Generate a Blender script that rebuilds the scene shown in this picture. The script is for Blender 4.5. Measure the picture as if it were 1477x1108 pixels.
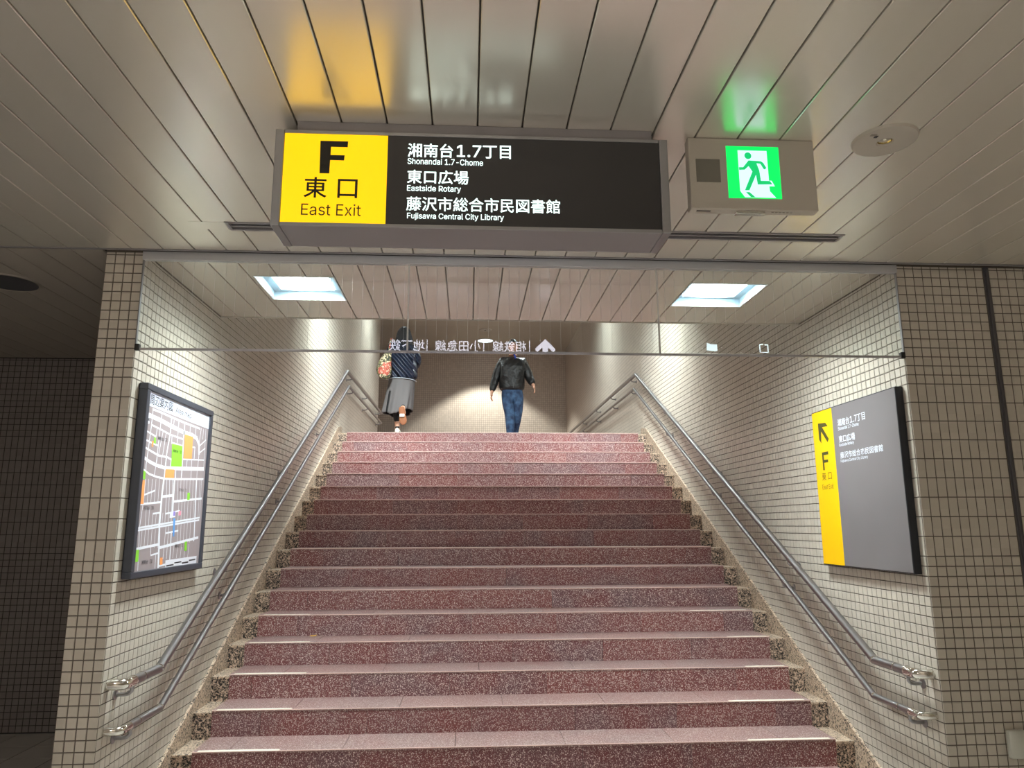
import bpy, bmesh, math, random, os
from mathutils import Vector, Matrix
random.seed(7)
S = bpy.context.scene
for o in list(bpy.data.objects): bpy.data.objects.remove(o)
COL = S.collection
R = math.radians

# ------------------------------------------------------------------ camera
EYE = 1.598
PITCH, YAW, ROLL, FPX = R(10.953), R(3.414), R(0.186), 1050.2
_f = Vector((math.sin(YAW)*math.cos(PITCH), math.cos(YAW)*math.cos(PITCH), math.sin(PITCH)))
_r = Vector((math.cos(YAW), -math.sin(YAW), 0))
_d = _f.cross(_r)
RIGHT = math.cos(ROLL)*_r + math.sin(ROLL)*_d
DOWN = -math.sin(ROLL)*_r + math.cos(ROLL)*_d
cam = bpy.data.cameras.new('camera'); cam.sensor_width = 36; cam.lens = FPX*36/1477; cam.clip_start = .05; cam.clip_end = 100
camo = bpy.data.objects.new('camera', cam); COL.objects.link(camo)
mw = Matrix((RIGHT, -DOWN, -_f)).transposed().to_4x4(); mw.translation = (0, 0, EYE); camo.matrix_world = mw
S.camera = camo
def project(p):
    c = Vector(p) - Vector((0, 0, EYE)); w = c.dot(_f)
    if w < .05: return None
    return 738.5 + FPX*c.dot(RIGHT)/w, 554 + FPX*c.dot(DOWN)/w, w

# ------------------------------------------------------------------ world, exposure
S.view_settings.view_transform = 'Standard'; S.view_settings.look = 'None'
S.view_settings.exposure = 0.38; S.view_settings.gamma = 1.0
try: S.view_settings.use_curve_mapping = False
except Exception: pass
w = bpy.data.worlds.new('world'); S.world = w; w.use_nodes = True
w.node_tree.nodes['Background'].inputs[0].default_value = (.9, .95, 1, 1)
w.node_tree.nodes['Background'].inputs[1].default_value = .02
P_ALCOVE, P_SLOPE, P_UPPER = 240.0, 460.0, 330.0      # emission strength of the lit ceiling diffusers
def area(name, loc, sx, sy, power, color=(.985, .975, .985), spread=170):
    l = bpy.data.lights.new(name, 'AREA'); l.shape = 'RECTANGLE'; l.size = sx; l.size_y = sy; l.energy = power; l.color = color; l.spread = R(spread)
    o = bpy.data.objects.new(name, l); COL.objects.link(o); o.location = loc; return o
# concourse ceiling lamps, behind and beside the camera
area('concourse_lamp', (-1.9, .9, 3.0), .6, .6, 17)
area('concourse_lamp', (.3, -2.1, 3.0), 1.2, .6, 66, spread=108)
area('concourse_lamp', (-1.4, -2.6, 3.0), 1.2, .6, 76, spread=108)

# ------------------------------------------------------------------ materials
def srgb(r, g, b):
    f = lambda c: ((c/255)/12.92 if c/255 <= .04045 else ((c/255+.055)/1.055)**2.4)
    return (f(r), f(g), f(b), 1)
def mat(name, col, rough=.5, metal=0, emit=None, es=0, spec=.5):
    m = bpy.data.materials.new(name); m.use_nodes = True; b = m.node_tree.nodes['Principled BSDF']
    b.inputs['Base Color'].default_value = col; b.inputs['Roughness'].default_value = rough; b.inputs['Metallic'].default_value = metal
    b.inputs['Specular IOR Level'].default_value = spec
    if emit: b.inputs['Emission Color'].default_value = emit; b.inputs['Emission Strength'].default_value = es
    return m
class NT:
    def __init__(s, m): s.m = m; s.t = m.node_tree; s.b = s.t.nodes['Principled BSDF']
    def n(s, k, **kw):
        x = s.t.nodes.new('ShaderNode'+k)
        for a, v in kw.items(): setattr(x, a, v)
        return x
    def l(s, a, b): s.t.links.new(a, b)
    def math(s, op, a, b=None, c=None):
        x = s.n('Math', operation=op)
        for i, v in enumerate((a, b, c)):
            if v is None: continue
            if isinstance(v, (int, float)): x.inputs[i].default_value = v
            else: s.l(v, x.inputs[i])
        return x.outputs[0]
    def mix(s, f, a, b, mode='MIX'):
        x = s.n('Mix', data_type='RGBA', blend_type=mode)
        for i, v in ((0, f), (6, a), (7, b)):
            if isinstance(v, (int, float)): x.inputs[i].default_value = v
            elif isinstance(v, tuple): x.inputs[i].default_value = v
            else: s.l(v, x.inputs[i])
        return x.outputs[2]
    def ramp(s, f, stops, interp='LINEAR'):
        x = s.n('ValToRGB'); x.color_ramp.interpolation = interp; e = x.color_ramp.elements
        while len(e) < len(stops): e.new(.5)
        for i, (p, c) in enumerate(stops): e[i].position = p; e[i].color = c
        s.l(f, x.inputs[0]); return x.outputs[0]
TP = .0507
def tile_mat(name, a, b, rough=.32):
    m = mat(name, a, rough); t = NT(m)
    g = t.n('NewGeometry'); sn = t.n('Vector' + 'Math', operation='SNAP'); sn.inputs[1].default_value = (TP, TP, TP)
    t.l(g.outputs['Position'], sn.inputs[0])
    wn = t.n('TexWhiteNoise', noise_dimensions='3D'); t.l(sn.outputs[0], wn.inputs['Vector'])
    nz = t.n('TexNoise'); nz.inputs['Scale'].default_value = 60; t.l(g.outputs['Position'], nz.inputs['Vector'])
    c = t.mix(wn.outputs['Value'], a, b)
    c = t.mix(t.math('MULTIPLY', nz.outputs['Fac'], .25), c, (a[0]*.8, a[1]*.78, a[2]*.75, 1))
    t.l(c, t.b.inputs['Base Color']); return m
def tile_far_mat(name, axis, a, b, grout, rough=.35):
    # the same mosaic where single tiles are only a few pixels wide
    m = mat(name, a, rough); t = NT(m); g = t.n('NewGeometry'); s = t.n('SeparateXYZ'); t.l(g.outputs['Position'], s.inputs[0])
    u = t.math('FRACT', t.math('ADD', t.math('DIVIDE', s.outputs[axis], TP), 100)); v = t.math('FRACT', t.math('ADD', t.math('DIVIDE', s.outputs[2], TP), 100))
    k = t.math('MAXIMUM', t.math('GREATER_THAN', u, .89), t.math('GREATER_THAN', v, .89))
    sn = t.n('Vector' + 'Math', operation='SNAP'); sn.inputs[1].default_value = (TP, TP, TP); t.l(g.outputs['Position'], sn.inputs[0])
    wn = t.n('TexWhiteNoise', noise_dimensions='3D'); t.l(sn.outputs[0], wn.inputs['Vector'])
    t.l(t.mix(k, t.mix(wn.outputs['Value'], a, b), grout), t.b.inputs['Base Color']); return m
T_A, T_B, GR = srgb(204, 196, 183), srgb(192, 184, 171), srgb(100, 91, 82)
M = {}
M['tile'] = tile_mat('beige_tile', T_A, T_B)
GRF = srgb(146, 137, 126)
M['tile_far_x'] = tile_far_mat('beige_tile_far_side', 1, T_A, T_B, GRF)
M['tile_far_y'] = tile_far_mat('beige_tile_far_back', 0, T_A, T_B, GRF)
M['grout'] = mat('grout', GR, .9)
M['tile_dark'] = tile_mat('dark_tile', srgb(150, 143, 141), srgb(138, 131, 129))  # darker copy of the beige tile colours
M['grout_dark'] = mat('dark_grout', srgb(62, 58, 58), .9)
def slat_mat(name, c, rough):
    m = mat(name, c, rough); t = NT(m); oi = t.n('ObjectInfo'); g = t.n('NewGeometry')
    nz = t.n('TexNoise'); nz.inputs['Scale'].default_value = 1.2; t.l(g.outputs['Position'], nz.inputs['Vector'])
    t.l(t.mix(t.math('MULTIPLY', oi.outputs['Random'], .35), c, (c[0]*.86, c[1]*.85, c[2]*.84, 1)), t.b.inputs['Base Color'])
    bp = t.n('Bump'); bp.inputs['Strength'].default_value = .12; bp.inputs['Distance'].default_value = .02; t.l(nz.outputs['Fac'], bp.inputs['Height']); t.l(bp.outputs[0], t.b.inputs['Normal'])
    t.b.inputs['Coat Weight'].default_value = .0; return m
M['slat'] = slat_mat('ceiling_metal_paint', srgb(234, 228, 217), .26); M['slat'].node_tree.nodes['Principled BSDF'].inputs['Metallic'].default_value = .54
M['slat_dark'] = slat_mat('passage_ceiling_dark', srgb(176, 168, 158), .4)  # darker version of the ceiling slat colour
M['gap'] = mat('groove_dark', srgb(58, 52, 46), .8)
M['plaster'] = mat('upper_ceiling_paint', srgb(176, 166, 148), .6)
M['alu'] = mat('satin_aluminium', srgb(150, 150, 152), .38, .75)
M['alu_side'] = mat('grey_anodised', srgb(142, 138, 140), .45, .3)
M['steel'] = mat('brushed_stainless', srgb(160, 158, 159), .32, 1)
M['chrome'] = mat('chrome', srgb(225, 222, 215), .1, 1)
M['white_plastic'] = mat('cream_plastic', srgb(178, 170, 158), .45)
M['cover'] = mat('grey_green_plastic', srgb(206, 206, 196), .5)
M['black'] = mat('black', srgb(22, 21, 21), .35)
M['dark_frame'] = mat('dark_grey_frame', srgb(72, 75, 84), .4, .2)
M['board_black'] = mat('black_frame', srgb(38, 40, 46), .35, .2)
M['floor'] = mat('floor_stone', srgb(204, 198, 190), .45)
M['floor_joint'] = mat('floor_joint', srgb(24, 23, 23), .9)
def speck_dots(name, base1, base2, redvar, light, dark, scale, r0, r1, dens, rough=.4):
    # polished aggregate: separate pale grains in a darker binder
    m = mat(name, base1, rough); t = NT(m); g = t.n('NewGeometry'); oi = t.n('ObjectInfo')
    nz = t.n('TexNoise'); nz.inputs['Scale'].default_value = 3.2; nz.inputs['Detail'].default_value = 4; t.l(g.outputs['Position'], nz.inputs['Vector'])
    base = t.mix(t.ramp(nz.outputs['Fac'], [(.36, (0, 0, 0, 1)), (.64, (1, 1, 1, 1))]), base1, base2)
    c = t.mix(t.math('MULTIPLY', oi.outputs['Random'], .8), base, redvar)
    for k, (sc_, a, b, dn, col) in enumerate(((scale*2.1, .20, .45, .55, dark), (scale*1.7, r0, r1, dens*.8, light), (scale, r0, r1, dens, light))):
        v = t.n('TexVoronoi'); v.inputs['Scale'].default_value = sc_; t.l(g.outputs['Position'], v.inputs['Vector'])
        sp = t.n('SeparateColor'); t.l(v.outputs['Color'], sp.inputs[0])
        hit = t.math('MULTIPLY', t.math('LESS_THAN', v.outputs['Distance'], t.math('MULTIPLY_ADD', sp.outputs[2], b-a, a)), t.math('LESS_THAN', sp.outputs[0], dn))
        tone = t.mix(t.math('MULTIPLY', sp.outputs[1], .55), col, base)
        c = t.mix(hit, c, tone)
    t.l(c, t.b.inputs['Base Color']); return m
def speck(name, base1, base2, light, dark, scale, lf=.2, df=.0, rough=.35, coords='Position', redvar=None):
    m = mat(name, base1, rough); t = NT(m); g = t.n('NewGeometry'); oi = t.n('ObjectInfo')
    v = t.n('TexVoronoi'); v.inputs['Scale'].default_value = scale; t.l(g.outputs['Position'], v.inputs['Vector'])
    sp = t.n('SeparateColor'); t.l(v.outputs['Color'], sp.inputs[0])
    v2 = t.n('TexVoronoi'); v2.inputs['Scale'].default_value = scale*2.3; t.l(g.outputs['Position'], v2.inputs['Vector'])
    sp2 = t.n('SeparateColor'); t.l(v2.outputs['Color'], sp2.inputs[0])
    nz = t.n('TexNoise'); nz.inputs['Scale'].default_value = 5; nz.inputs['Detail'].default_value = 3; t.l(g.outputs['Position'], nz.inputs['Vector'])
    base = t.mix(t.math('MULTIPLY_ADD', nz.outputs['Fac'], 1.1, -.1), base1, base2)
    if redvar: base = t.mix(t.math('MULTIPLY', oi.outputs['Random'], .75), base, redvar)
    c = base
    if df: c = t.mix(t.math('LESS_THAN', sp.outputs[1], df), c, dark)
    if df: c = t.mix(t.math('LESS_THAN', sp2.outputs[1], df*.7), c, dark)
    c = t.mix(t.math('LESS_THAN', sp.outputs[0], lf), c, light)
    c = t.mix(t.math('LESS_THAN', sp2.outputs[0], lf*.8), c, light)
    t.l(c, t.b.inputs['Base Color']); return m
M['riser'] = speck('red_granite_riser', srgb(122, 78, 78), srgb(116, 96, 98), srgb(208, 182, 178), srgb(84, 52, 54), 170, .16, .14, .4, redvar=srgb(146, 84, 76))
M['tread'] = speck('red_granite_tread', srgb(146, 108, 102), srgb(146, 118, 112), srgb(210, 180, 172), srgb(104, 66, 62), 150, .2, .1, .42, redvar=srgb(158, 110, 102))
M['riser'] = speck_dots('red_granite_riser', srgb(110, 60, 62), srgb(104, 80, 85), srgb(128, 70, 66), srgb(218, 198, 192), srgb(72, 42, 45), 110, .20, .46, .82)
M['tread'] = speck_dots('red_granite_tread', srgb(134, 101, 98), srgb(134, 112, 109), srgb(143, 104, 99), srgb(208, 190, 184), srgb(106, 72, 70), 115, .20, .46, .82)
M['nosing'] = mat('edge_highlight', srgb(214, 186, 178), .4)  # pale colour paints the light caught along the worn tread edges
M['granite'] = speck('beige_granite', srgb(192, 168, 146), srgb(176, 156, 136), srgb(206, 186, 164), srgb(58, 52, 48), 110, .25, .3, .45)
M['granite_front'] = speck('grey_granite', srgb(150, 130, 114), srgb(134, 120, 108), srgb(202, 178, 158), srgb(38, 33, 32), 100, .2, .45, .45)
M['tape'] = mat('pale_grip_tape', srgb(226, 218, 204), .7)
M['concrete'] = mat('concrete', srgb(110, 100, 95), .9)

# ------------------------------------------------------------------ object helpers
def mesh(name, V, F, m, smooth=False):
    me = bpy.data.meshes.new(name); me.from_pydata([tuple(v) for v in V], [], F); me.update()
    if m: me.materials.append(m)
    if smooth:
        for p in me.polygons: p.use_smooth = True
    return me
def link(name, me, parent=None, loc=None, kind=None):
    o = bpy.data.objects.new(name, me); COL.objects.link(o)
    if loc is not None: o.location = loc
    if parent: o.parent = parent
    if kind: o['kind'] = kind
    return o
def thing(name, label, cat, loc=(0, 0, 0), group=None):
    o = bpy.data.objects.new(name, None); COL.objects.link(o); o.location = loc; o.empty_display_size = .1
    o['label'] = label; o['category'] = cat
    if group: o['group'] = group
    return o
def tag(o, label, cat, group=None):
    o['label'] = label; o['category'] = cat
    if group: o['group'] = group
    return o
class MB:
    def __init__(s): s.V = []; s.F = []
    def box(s, x0, x1, y0, y1, z0, z1, bev=0):
        n = len(s.V)
        if bev <= 0:
            s.V += [(x, y, z) for z in (z0, z1) for y in (y0, y1) for x in (x0, x1)]
            s.F += [tuple(n+i for i in f) for f in ((0, 2, 3, 1), (4, 5, 7, 6), (0, 1, 5, 4), (2, 6, 7, 3), (0, 4, 6, 2), (1, 3, 7, 5))]
        else:
            bm = bmesh.new(); bmesh.ops.create_cube(bm, size=1)
            for v in bm.verts: v.co = ((x0+x1)/2+v.co.x*(x1-x0), (y0+y1)/2+v.co.y*(y1-y0), (z0+z1)/2+v.co.z*(z1-z0))
            bmesh.ops.bevel(bm, geom=bm.edges[:], offset=bev, segments=2, profile=.5, affect='EDGES')
            bm.verts.ensure_lookup_table(); s.V += [tuple(v.co) for v in bm.verts]; s.F += [tuple(n+v.index for v in f.verts) for f in bm.faces]; bm.free()
        return s
    def prism(s, pts, axis, a, b):
        # pts: 2D outline (other two axes in order), extruded along axis from a to b
        n = len(s.V); k = len(pts)
        def P(p, d): return {'X': (d, p[0], p[1]), 'Y': (p[0], d, p[1]), 'Z': (p[0], p[1], d)}[axis]
        s.V += [P(p, a) for p in pts] + [P(p, b) for p in pts]
        s.F += [tuple(n+i for i in range(k)), tuple(n+k+i for i in reversed(range(k)))] + [(n+i, n+(i+1) % k, n+k+(i+1) % k, n+k+i) for i in range(k)]
        return s
    def lathe(s, prof, c, axis='Z', seg=28, cap=False):
        n = len(s.V); k = len(prof)
        for i in range(seg):
            a = 2*math.pi*i/seg
            for r, h in prof:
                p = {'Z': (r*math.cos(a), r*math.sin(a), h), 'X': (h, r*math.cos(a), r*math.sin(a)), 'Y': (r*math.cos(a), h, r*math.sin(a))}[axis]
                s.V.append((c[0]+p[0], c[1]+p[1], c[2]+p[2]))
        for i in range(seg):
            j = (i+1) % seg
            for q in range(k-1): s.F.append((n+i*k+q, n+j*k+q, n+j*k+q+1, n+i*k+q+1))
        if cap: s.F.append(tuple(n+i*k+k-1 for i in range(seg))); s.F.append(tuple(n+i*k for i in reversed(range(seg))))
        return s
    def tube(s, pts, r, seg=14, caps=True):
        n = len(s.V); pts = [Vector(p) for p in pts]; k = len(pts)
        rs = r if isinstance(r, (list, tuple)) else [r]*k
        T = [(pts[min(i+1, k-1)]-pts[max(i-1, 0)]).normalized() for i in range(k)]
        for i in range(1, k-1):
            a = (pts[i]-pts[i-1]).normalized(); b = (pts[i+1]-pts[i]).normalized(); T[i] = (a+b).normalized() if (a+b).length > 1e-4 else a
        up = Vector((0, 0, 1)) if abs(T[0].z) < .9 else Vector((1, 0, 0)); u = T[0].cross(up).normalized()
        for i in range(k):
            u = (u - T[i]*u.dot(T[i])).normalized(); v = T[i].cross(u)
            for j in range(seg):
                a = 2*math.pi*j/seg; s.V.append(tuple(pts[i]+rs[i]*(math.cos(a)*u+math.sin(a)*v)))
        for i in range(k-1):
            for j in range(seg):
                q = (j+1) % seg; s.F.append((n+i*seg+j, n+i*seg+q, n+(i+1)*seg+q, n+(i+1)*seg+j))
        if caps: s.F.append(tuple(n+j for j in reversed(range(seg)))); s.F.append(tuple(n+(k-1)*seg+j for j in range(seg)))
        return s
    def poly(s, pts, f):
        n = len(s.V); s.V += [f(*p) for p in pts]; s.F.append(tuple(n+i for i in range(len(pts)))); return s
    def build(s, name, m, parent=None, smooth=False, kind=None, loc=None):
        me = mesh(name, s.V, s.F, m, False)
        bm = bmesh.new(); bm.from_mesh(me); bmesh.ops.recalc_face_normals(bm, faces=bm.faces[:])
        if smooth:
            for f in bm.faces: f.smooth = True
            for e in bm.edges:
                if len(e.link_faces) == 2 and e.calc_face_angle(0) > R(38): e.smooth = False
        bm.to_mesh(me); bm.free()
        return link(name, me, parent, loc, kind)

# ------------------------------------------------------------------ tiles
def tile_mesh(w, h, m, d=.0024, b=.0012):
    V = []
    for (e, z) in ((0, 0), (b, d)):
        V += [(e, e, z), (w-e, e, z), (w-e, h-e, z), (e, h-e, z)]
    F = [(4, 5, 6, 7), (0, 1, 5, 4), (1, 2, 6, 5), (2, 3, 7, 6), (3, 0, 4, 7)]
    return mesh('tile', V, F, m)
def lay_tiles(wall, rects, frame, m, limit=298, minpx=9.5):
    """rects: (u0,u1,v0,v1); frame: 4x4 taking (u,v,height) into the world. The largest in view are objects, the rest one mesh."""
    sc = []
    for i, (u0, u1, v0, v1) in enumerate(rects):
        pr = [project(frame @ Vector((u, v, 0))) for u, v in ((u0, v0), (u1, v0), (u1, v1), (u0, v1))]
        if any(q is None for q in pr): sc.append((0, 0, i)); continue
        ar = abs(sum(pr[a][0]*pr[(a+1) % 4][1]-pr[(a+1) % 4][0]*pr[a][1] for a in range(4)))/2
        cx = sum(q[0] for q in pr)/4; cy = sum(q[1] for q in pr)/4
        ext = max(max(q[0] for q in pr)-min(q[0] for q in pr), max(q[1] for q in pr)-min(q[1] for q in pr))
        inside = -3 < cx < 1480 and -3 < cy < 1111
        sc.append((ar if inside and ext > minpx else 0, ext, i))
    best = set(i for a, e, i in sorted(sc, reverse=True)[:limit] if a > 0)
    cache = {}; V = []; F = []; d, b = .0024, .0012
    for i, (u0, u1, v0, v1) in enumerate(rects):
        if i in best:
            key = (round(u1-u0, 4), round(v1-v0, 4))
            if key not in cache: cache[key] = tile_mesh(key[0], key[1], m)
            o = link('tile', cache[key], wall); o.matrix_world = frame @ Matrix.Translation((u0, v0, 0))
        else:
            n = len(V)
            for e, z in ((0, 0), (b, d)):
                V += [frame @ Vector(p) for p in ((u0+e, v0+e, z), (u1-e, v0+e, z), (u1-e, v1-e, z), (u0+e, v1-e, z))]
            F += [(n+4, n+5, n+6, n+7), (n, n+1, n+5, n+4), (n+1, n+2, n+6, n+5), (n+2, n+3, n+7, n+6), (n+3, n, n+4, n+7)]
    if V: link('tile_field', mesh('tile_field', V, F, m), wall, kind='stuff')
J = .005
def rows_mixed(top=3.02):
    r = []; z = 1.430
    while z > 0: r.append((max(z-.0508, 0)+J/2, z-J/2)); z -= .0508
    z = 1.430
    for i in range(9): r.append((z+J/2, z+.1017-J/2)); z += .1017
    z = 2.345
    while z < top-.01: r.append((z+J/2, min(z+.0507, top)-J/2)); z += .0507
    return [q for q in r if q[1]-q[0] > .008]
def rows_small(z0, top):
    r = []; n = int((z0-1.430)/TP)-1; z = 1.430+n*TP
    while z < top-.01:
        if z+TP > z0: r.append((max(z, 0)+J/2, min(z+TP, top)-J/2))
        z += TP
    return [q for q in r if q[1]-q[0] > .008]
# ------------------------------------------------------------------ main dimensions
XL, XR, YD, H = -1.721, 2.380, 3.755, 3.020
RIS, TRD, Y0 = .155, .3054, 9.530                    # riser, tread, nose of the topmost step
SX0, SX1 = -1.5875, 2.2477
noseY = lambda k: Y0 - TRD*k
noseZ = lambda k: EYE + (7.693-k)*RIS
ZL = noseZ(0)                                        # landing level, about 2.79
ZU = 5.85                                            # landing ceiling
def nose_line(y): return noseZ(0) - (Y0-y)*RIS/TRD
def slope_ceiling(y): return min(ZU, 3.02 + max(0, y-4.99)*.53)

# ------------------------------------------------------------------ walls
def wall_poly(name, pts, axis, a, b, m):
    return MB().prism(pts, axis, a, b).build(name, m, kind='structure')
G = .0024
# stair side walls, near part with built tiles
def side_wall(name, X, sgn):
    # sgn +1: wall faces +X (left wall), -1: faces -X
    xo = X - sgn*.194
    YT = 9.7
    ye = 13.75 if sgn > 0 else 17.6
    base = wall_poly(name, [(YD+.19, 0), (ye, 0), (ye, ZU+.3), (10.4, ZU+.3), (4.9, 3.4), (YD+.19, 3.4)], 'X', xo, X-sgn*G, M['grout'])
    rects = []
    # the first three columns by the corner carry tall tiles in the middle band
    y = YD+.004
    for c in range(3):
        for v0, v1 in rows_mixed():
            if nose_line(y+TP) < v1: rects.append((y+J/2, y+TP-J/2, v0, v1))
        y += TP
    while y < YT:
        top = H-.002 if y < 4.93 else slope_ceiling(y+TP)
        zz = max(0, nose_line(y)-.02)
        for v0, v1 in rows_small(zz, top): rects.append((y+J/2, y+TP-J/2, v0, v1))
        y += TP
    if sgn > 0: fr = Matrix(((0, 0, 1, X-G), (1, 0, 0, 0), (0, 1, 0, 0), (0, 0, 0, 1)))
    else: fr = Matrix(((0, 0, -1, X+G), (1, 0, 0, 0), (0, 1, 0, 0), (0, 0, 0, 1)))
    lay_tiles(base, rects, fr, M['tile'])
    # far half beside the landing
    f = MB(); f.box(min(X-sgn*G, X), max(X-sgn*G, X), y, ye-.001, ZL, ZU).build('tile_sheet', M['tile_far_x'], base)
    return base
side_wall('wall_left', XL, 1)
side_wall('wall_right', XR, -1)
# front faces of the two piers
wl = MB().box(-1.915, XL-G, YD+G, YD+.19, 0, 3.4).build('wall_front_left', M['grout'], kind='structure')
fr = Matrix(((1, 0, 0, 0), (0, 0, -1, YD+G), (0, 1, 0, 0), (0, 0, 0, 1)))
cols = [(-1.915+.0485*i+J/2, -1.915+.0485*(i+1)-J/2) for i in range(4)]
lay_tiles(wl, [(a, b, v0, v1) for a, b in cols for v0, v1 in rows_mixed()], fr, M['tile'])
# the hidden passage side of the left pier
fr2 = Matrix(((0, 0, -1, -1.915), (1, 0, 0, 0), (0, 1, 0, 0), (0, 0, 0, 1)))
lay_tiles(wl, [(YD+.006+TP*i+J/2, YD+.006+TP*(i+1)-J/2, v0, v1) for i in range(3) for v0, v1 in rows_mixed()], fr2, M['tile'])
wr = MB().box(XR+G, 4.6, YD+G, YD+.19, 0, 3.4).build('wall_front_right', M['grout'], kind='structure')
rects = []
for x0, x1 in ((XR+.0005, 2.889), (2.925, 4.6)):
    x = x0
    while x < x1-.01:
        e = min(x+.0512, x1)
        rects += [(x+J/2, e-J/2, v0, v1) for v0, v1 in rows_mixed()] if e-x > .012 else []
        x += .0512
fr = Matrix(((1, 0, 0, 0), (0, 0, -1, YD+G), (0, 1, 0, 0), (0, 0, 0, 1)))
lay_tiles(wr, rects, fr, M['tile'])
j = MB().box(2.891, 2.923, YD-.004, YD+G, 0, 3.019, .003); j.box(2.899, 2.915, YD-.012, YD-.003, 0, 3.019, .003)
tag(j.build('joint_cover', mat('dark_joint_metal', srgb(96, 94, 96), .4, .5)), 'dark vertical expansion joint cover strip on the tiled wall right of the stairs', 'joint cover')
# far wall of the dark passage on the left
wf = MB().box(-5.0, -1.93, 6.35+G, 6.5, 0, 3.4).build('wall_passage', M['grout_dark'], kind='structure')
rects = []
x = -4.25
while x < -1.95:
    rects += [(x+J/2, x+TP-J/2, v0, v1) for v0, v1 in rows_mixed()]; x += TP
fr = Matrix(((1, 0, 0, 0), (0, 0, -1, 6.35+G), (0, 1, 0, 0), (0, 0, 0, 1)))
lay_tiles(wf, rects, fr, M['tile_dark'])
# landing walls
MB().box(-5.5, 2.6, 17.6, 17.8, ZL-.1, ZU+.2).build('wall_back', M['tile_far_y'], kind='structure')
MB().box(-5.5, XL-.195, 13.6, 13.75, ZL-.1, ZU+.2).build('wall_landing_left', M['tile_far_y'], kind='structure')
# concourse shell behind the camera
MB().box(-5.15, -5.0, -4.5, 6.5, 0, 3.4).build('wall_concourse_left', M['tile_far_x'], kind='structure')
MB().box(4.6, 4.75, -4.5, 3.9, 0, 3.4).build('wall_concourse_right', M['tile_far_x'], kind='structure')
MB().box(-5.0, 4.6, -4.6, -4.5, 0, 3.4).build('wall_concourse_back', M['tile_far_y'], kind='structure')

# ------------------------------------------------------------------ floors
fl = MB().box(-5.0, 4.6, -4.5, 6.35, -.12, -.004).build('floor', M['floor_joint'], kind='structure')
def floor_tiles(parent, x0, x1, y0, y1, z, s, limit, skip=None):
    near = []; rest = MB(); x = x0
    me = MB().box(.005, s-.005, .005, s-.005, 0, .004)
    shared = None
    while x < x1-.01:
        y = y0
        while y < y1-.01:
            if not (skip and skip(x, y, s)):
                p = project((x+s/2, y+s/2, z)); q = (x, y)
                if p and -60 < p[0] < 1540 and p[1] < 1190: near.append((p[2], q))
                else: rest.box(x+.002, min(x+s, x1)-.002, y+.002, min(y+s, y1)-.002, z-.004, z)
            y += s
        x += s
    near.sort()
    for i, (_, (x, y)) in enumerate(near):
        if i < limit and x+s <= x1 and y+s <= y1+.02:
            if shared is None: shared = mesh('floor_tile', me.V, me.F, M['floor'])
            link('floor_tile', shared, parent, (x, y, z-.004))
        else: rest.box(x+.002, min(x+s, x1)-.002, y+.002, min(y+s, y1)-.002, z-.004, z)
    if rest.V: rest.build('floor_tile_field', M['floor'], parent, kind='stuff')
floor_tiles(fl, -5.0, 4.6, -4.5, 6.35, 0, .3, 120, lambda x, y, s: x > -2.05 and y+s > 4.3)
lf = MB().box(-5.5, XR+.05, Y0+.33, 17.6, ZL-.2, ZL-.004).build('floor_landing', M['concrete'], kind='structure')
x = SX0; me = mesh('landing_slab', MB().box(.001, .598, .001, .598, 0, .004).V, MB().box(.001, .598, .001, .598, 0, .004).F, M['tread'])
for i in range(7):
    for q in range(13): link('landing_slab', me, lf, (XL+.005+i*.6 if i < 6 else XL+.005+i*.6, Y0+.33+q*.6, ZL-.004)) if i < 6 else None

# ------------------------------------------------------------------ staircase
st = thing('staircase', 'wide flight of red speckled granite steps rising between beige tiled walls', 'staircase', (0, 4.34, 0))
st.location = (0, 0, 0)
prof = [(noseY(17)+.03, 0)]
for k in range(17, -1, -1):
    prof.append((noseY(k)+.03, noseZ(k)-.035)); prof.append(((noseY(k-1) if k else Y0+.33)+.03, noseZ(k)-.035))
prof.append((Y0+.36, 0))
core = MB()
for k in range(17, -1, -1):
    core.box(XL+.001, XR-.001, noseY(k)+.03, (noseY(k-1)+.03) if k else Y0+.36, 0, noseZ(k)-.035)
core.build('concrete_core', M['concrete'], st)
def cuts(off):
    x = SX0 + off; c = [SX0]
    while x < SX1-.12:
        if x > SX0+.12: c.append(x)
        x += .66
    return c+[SX1]
slab_cache = {}
for k in range(18):
    y, z = noseY(k), noseZ(k); yb = (noseY(k-1) if k else Y0+.33)+.012
    for a, b in zip(*(lambda c: (c[:-1], c[1:]))(cuts(random.choice((.2, .35, .5, .62))))):
        MB().box(a+.0012, b-.0012, y, yb, z-.012, z, .002).build('tread_slab', M['tread'], st)
    for a, b in zip(*(lambda c: (c[:-1], c[1:]))(cuts(random.choice((.15, .3, .45, .6))))):
        MB().box(a+.0012, b-.0012, y+.003, y+.029, z-RIS+.0005, z-.0122).build('riser_slab', M['riser'], st)
    MB().box(SX0+.002, SX1-.002, y-.0012, y+.005, z-.004, z+.0010, .0008).build('nosing_highlight', M['nosing'], st)  # highlight line painted as a thin strip on the nosing
    for sg in (-1, 1):
        e = (SX0 if sg < 0 else SX1); inner = (e, e+sg*.0285); outer = (e+sg*.030, e+sg*.1165)
        y2 = yb-.0125; zb = z-RIS-.016
        for nm, (a, b) in (('edge_strip', inner), ('side_block', outer)):
            lo, hi = min(a, b)+.0006, max(a, b)-.0006
            blk = MB().box(lo, hi, y+.004, y2+.006, z-.030, z-.014, .002).build(nm, M['granite'], st)
            rz = MB().box(lo, hi, y+.007, y+.026, max(zb, .001), z-.0305).build(nm+'_front', M['granite_front'], st)
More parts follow.
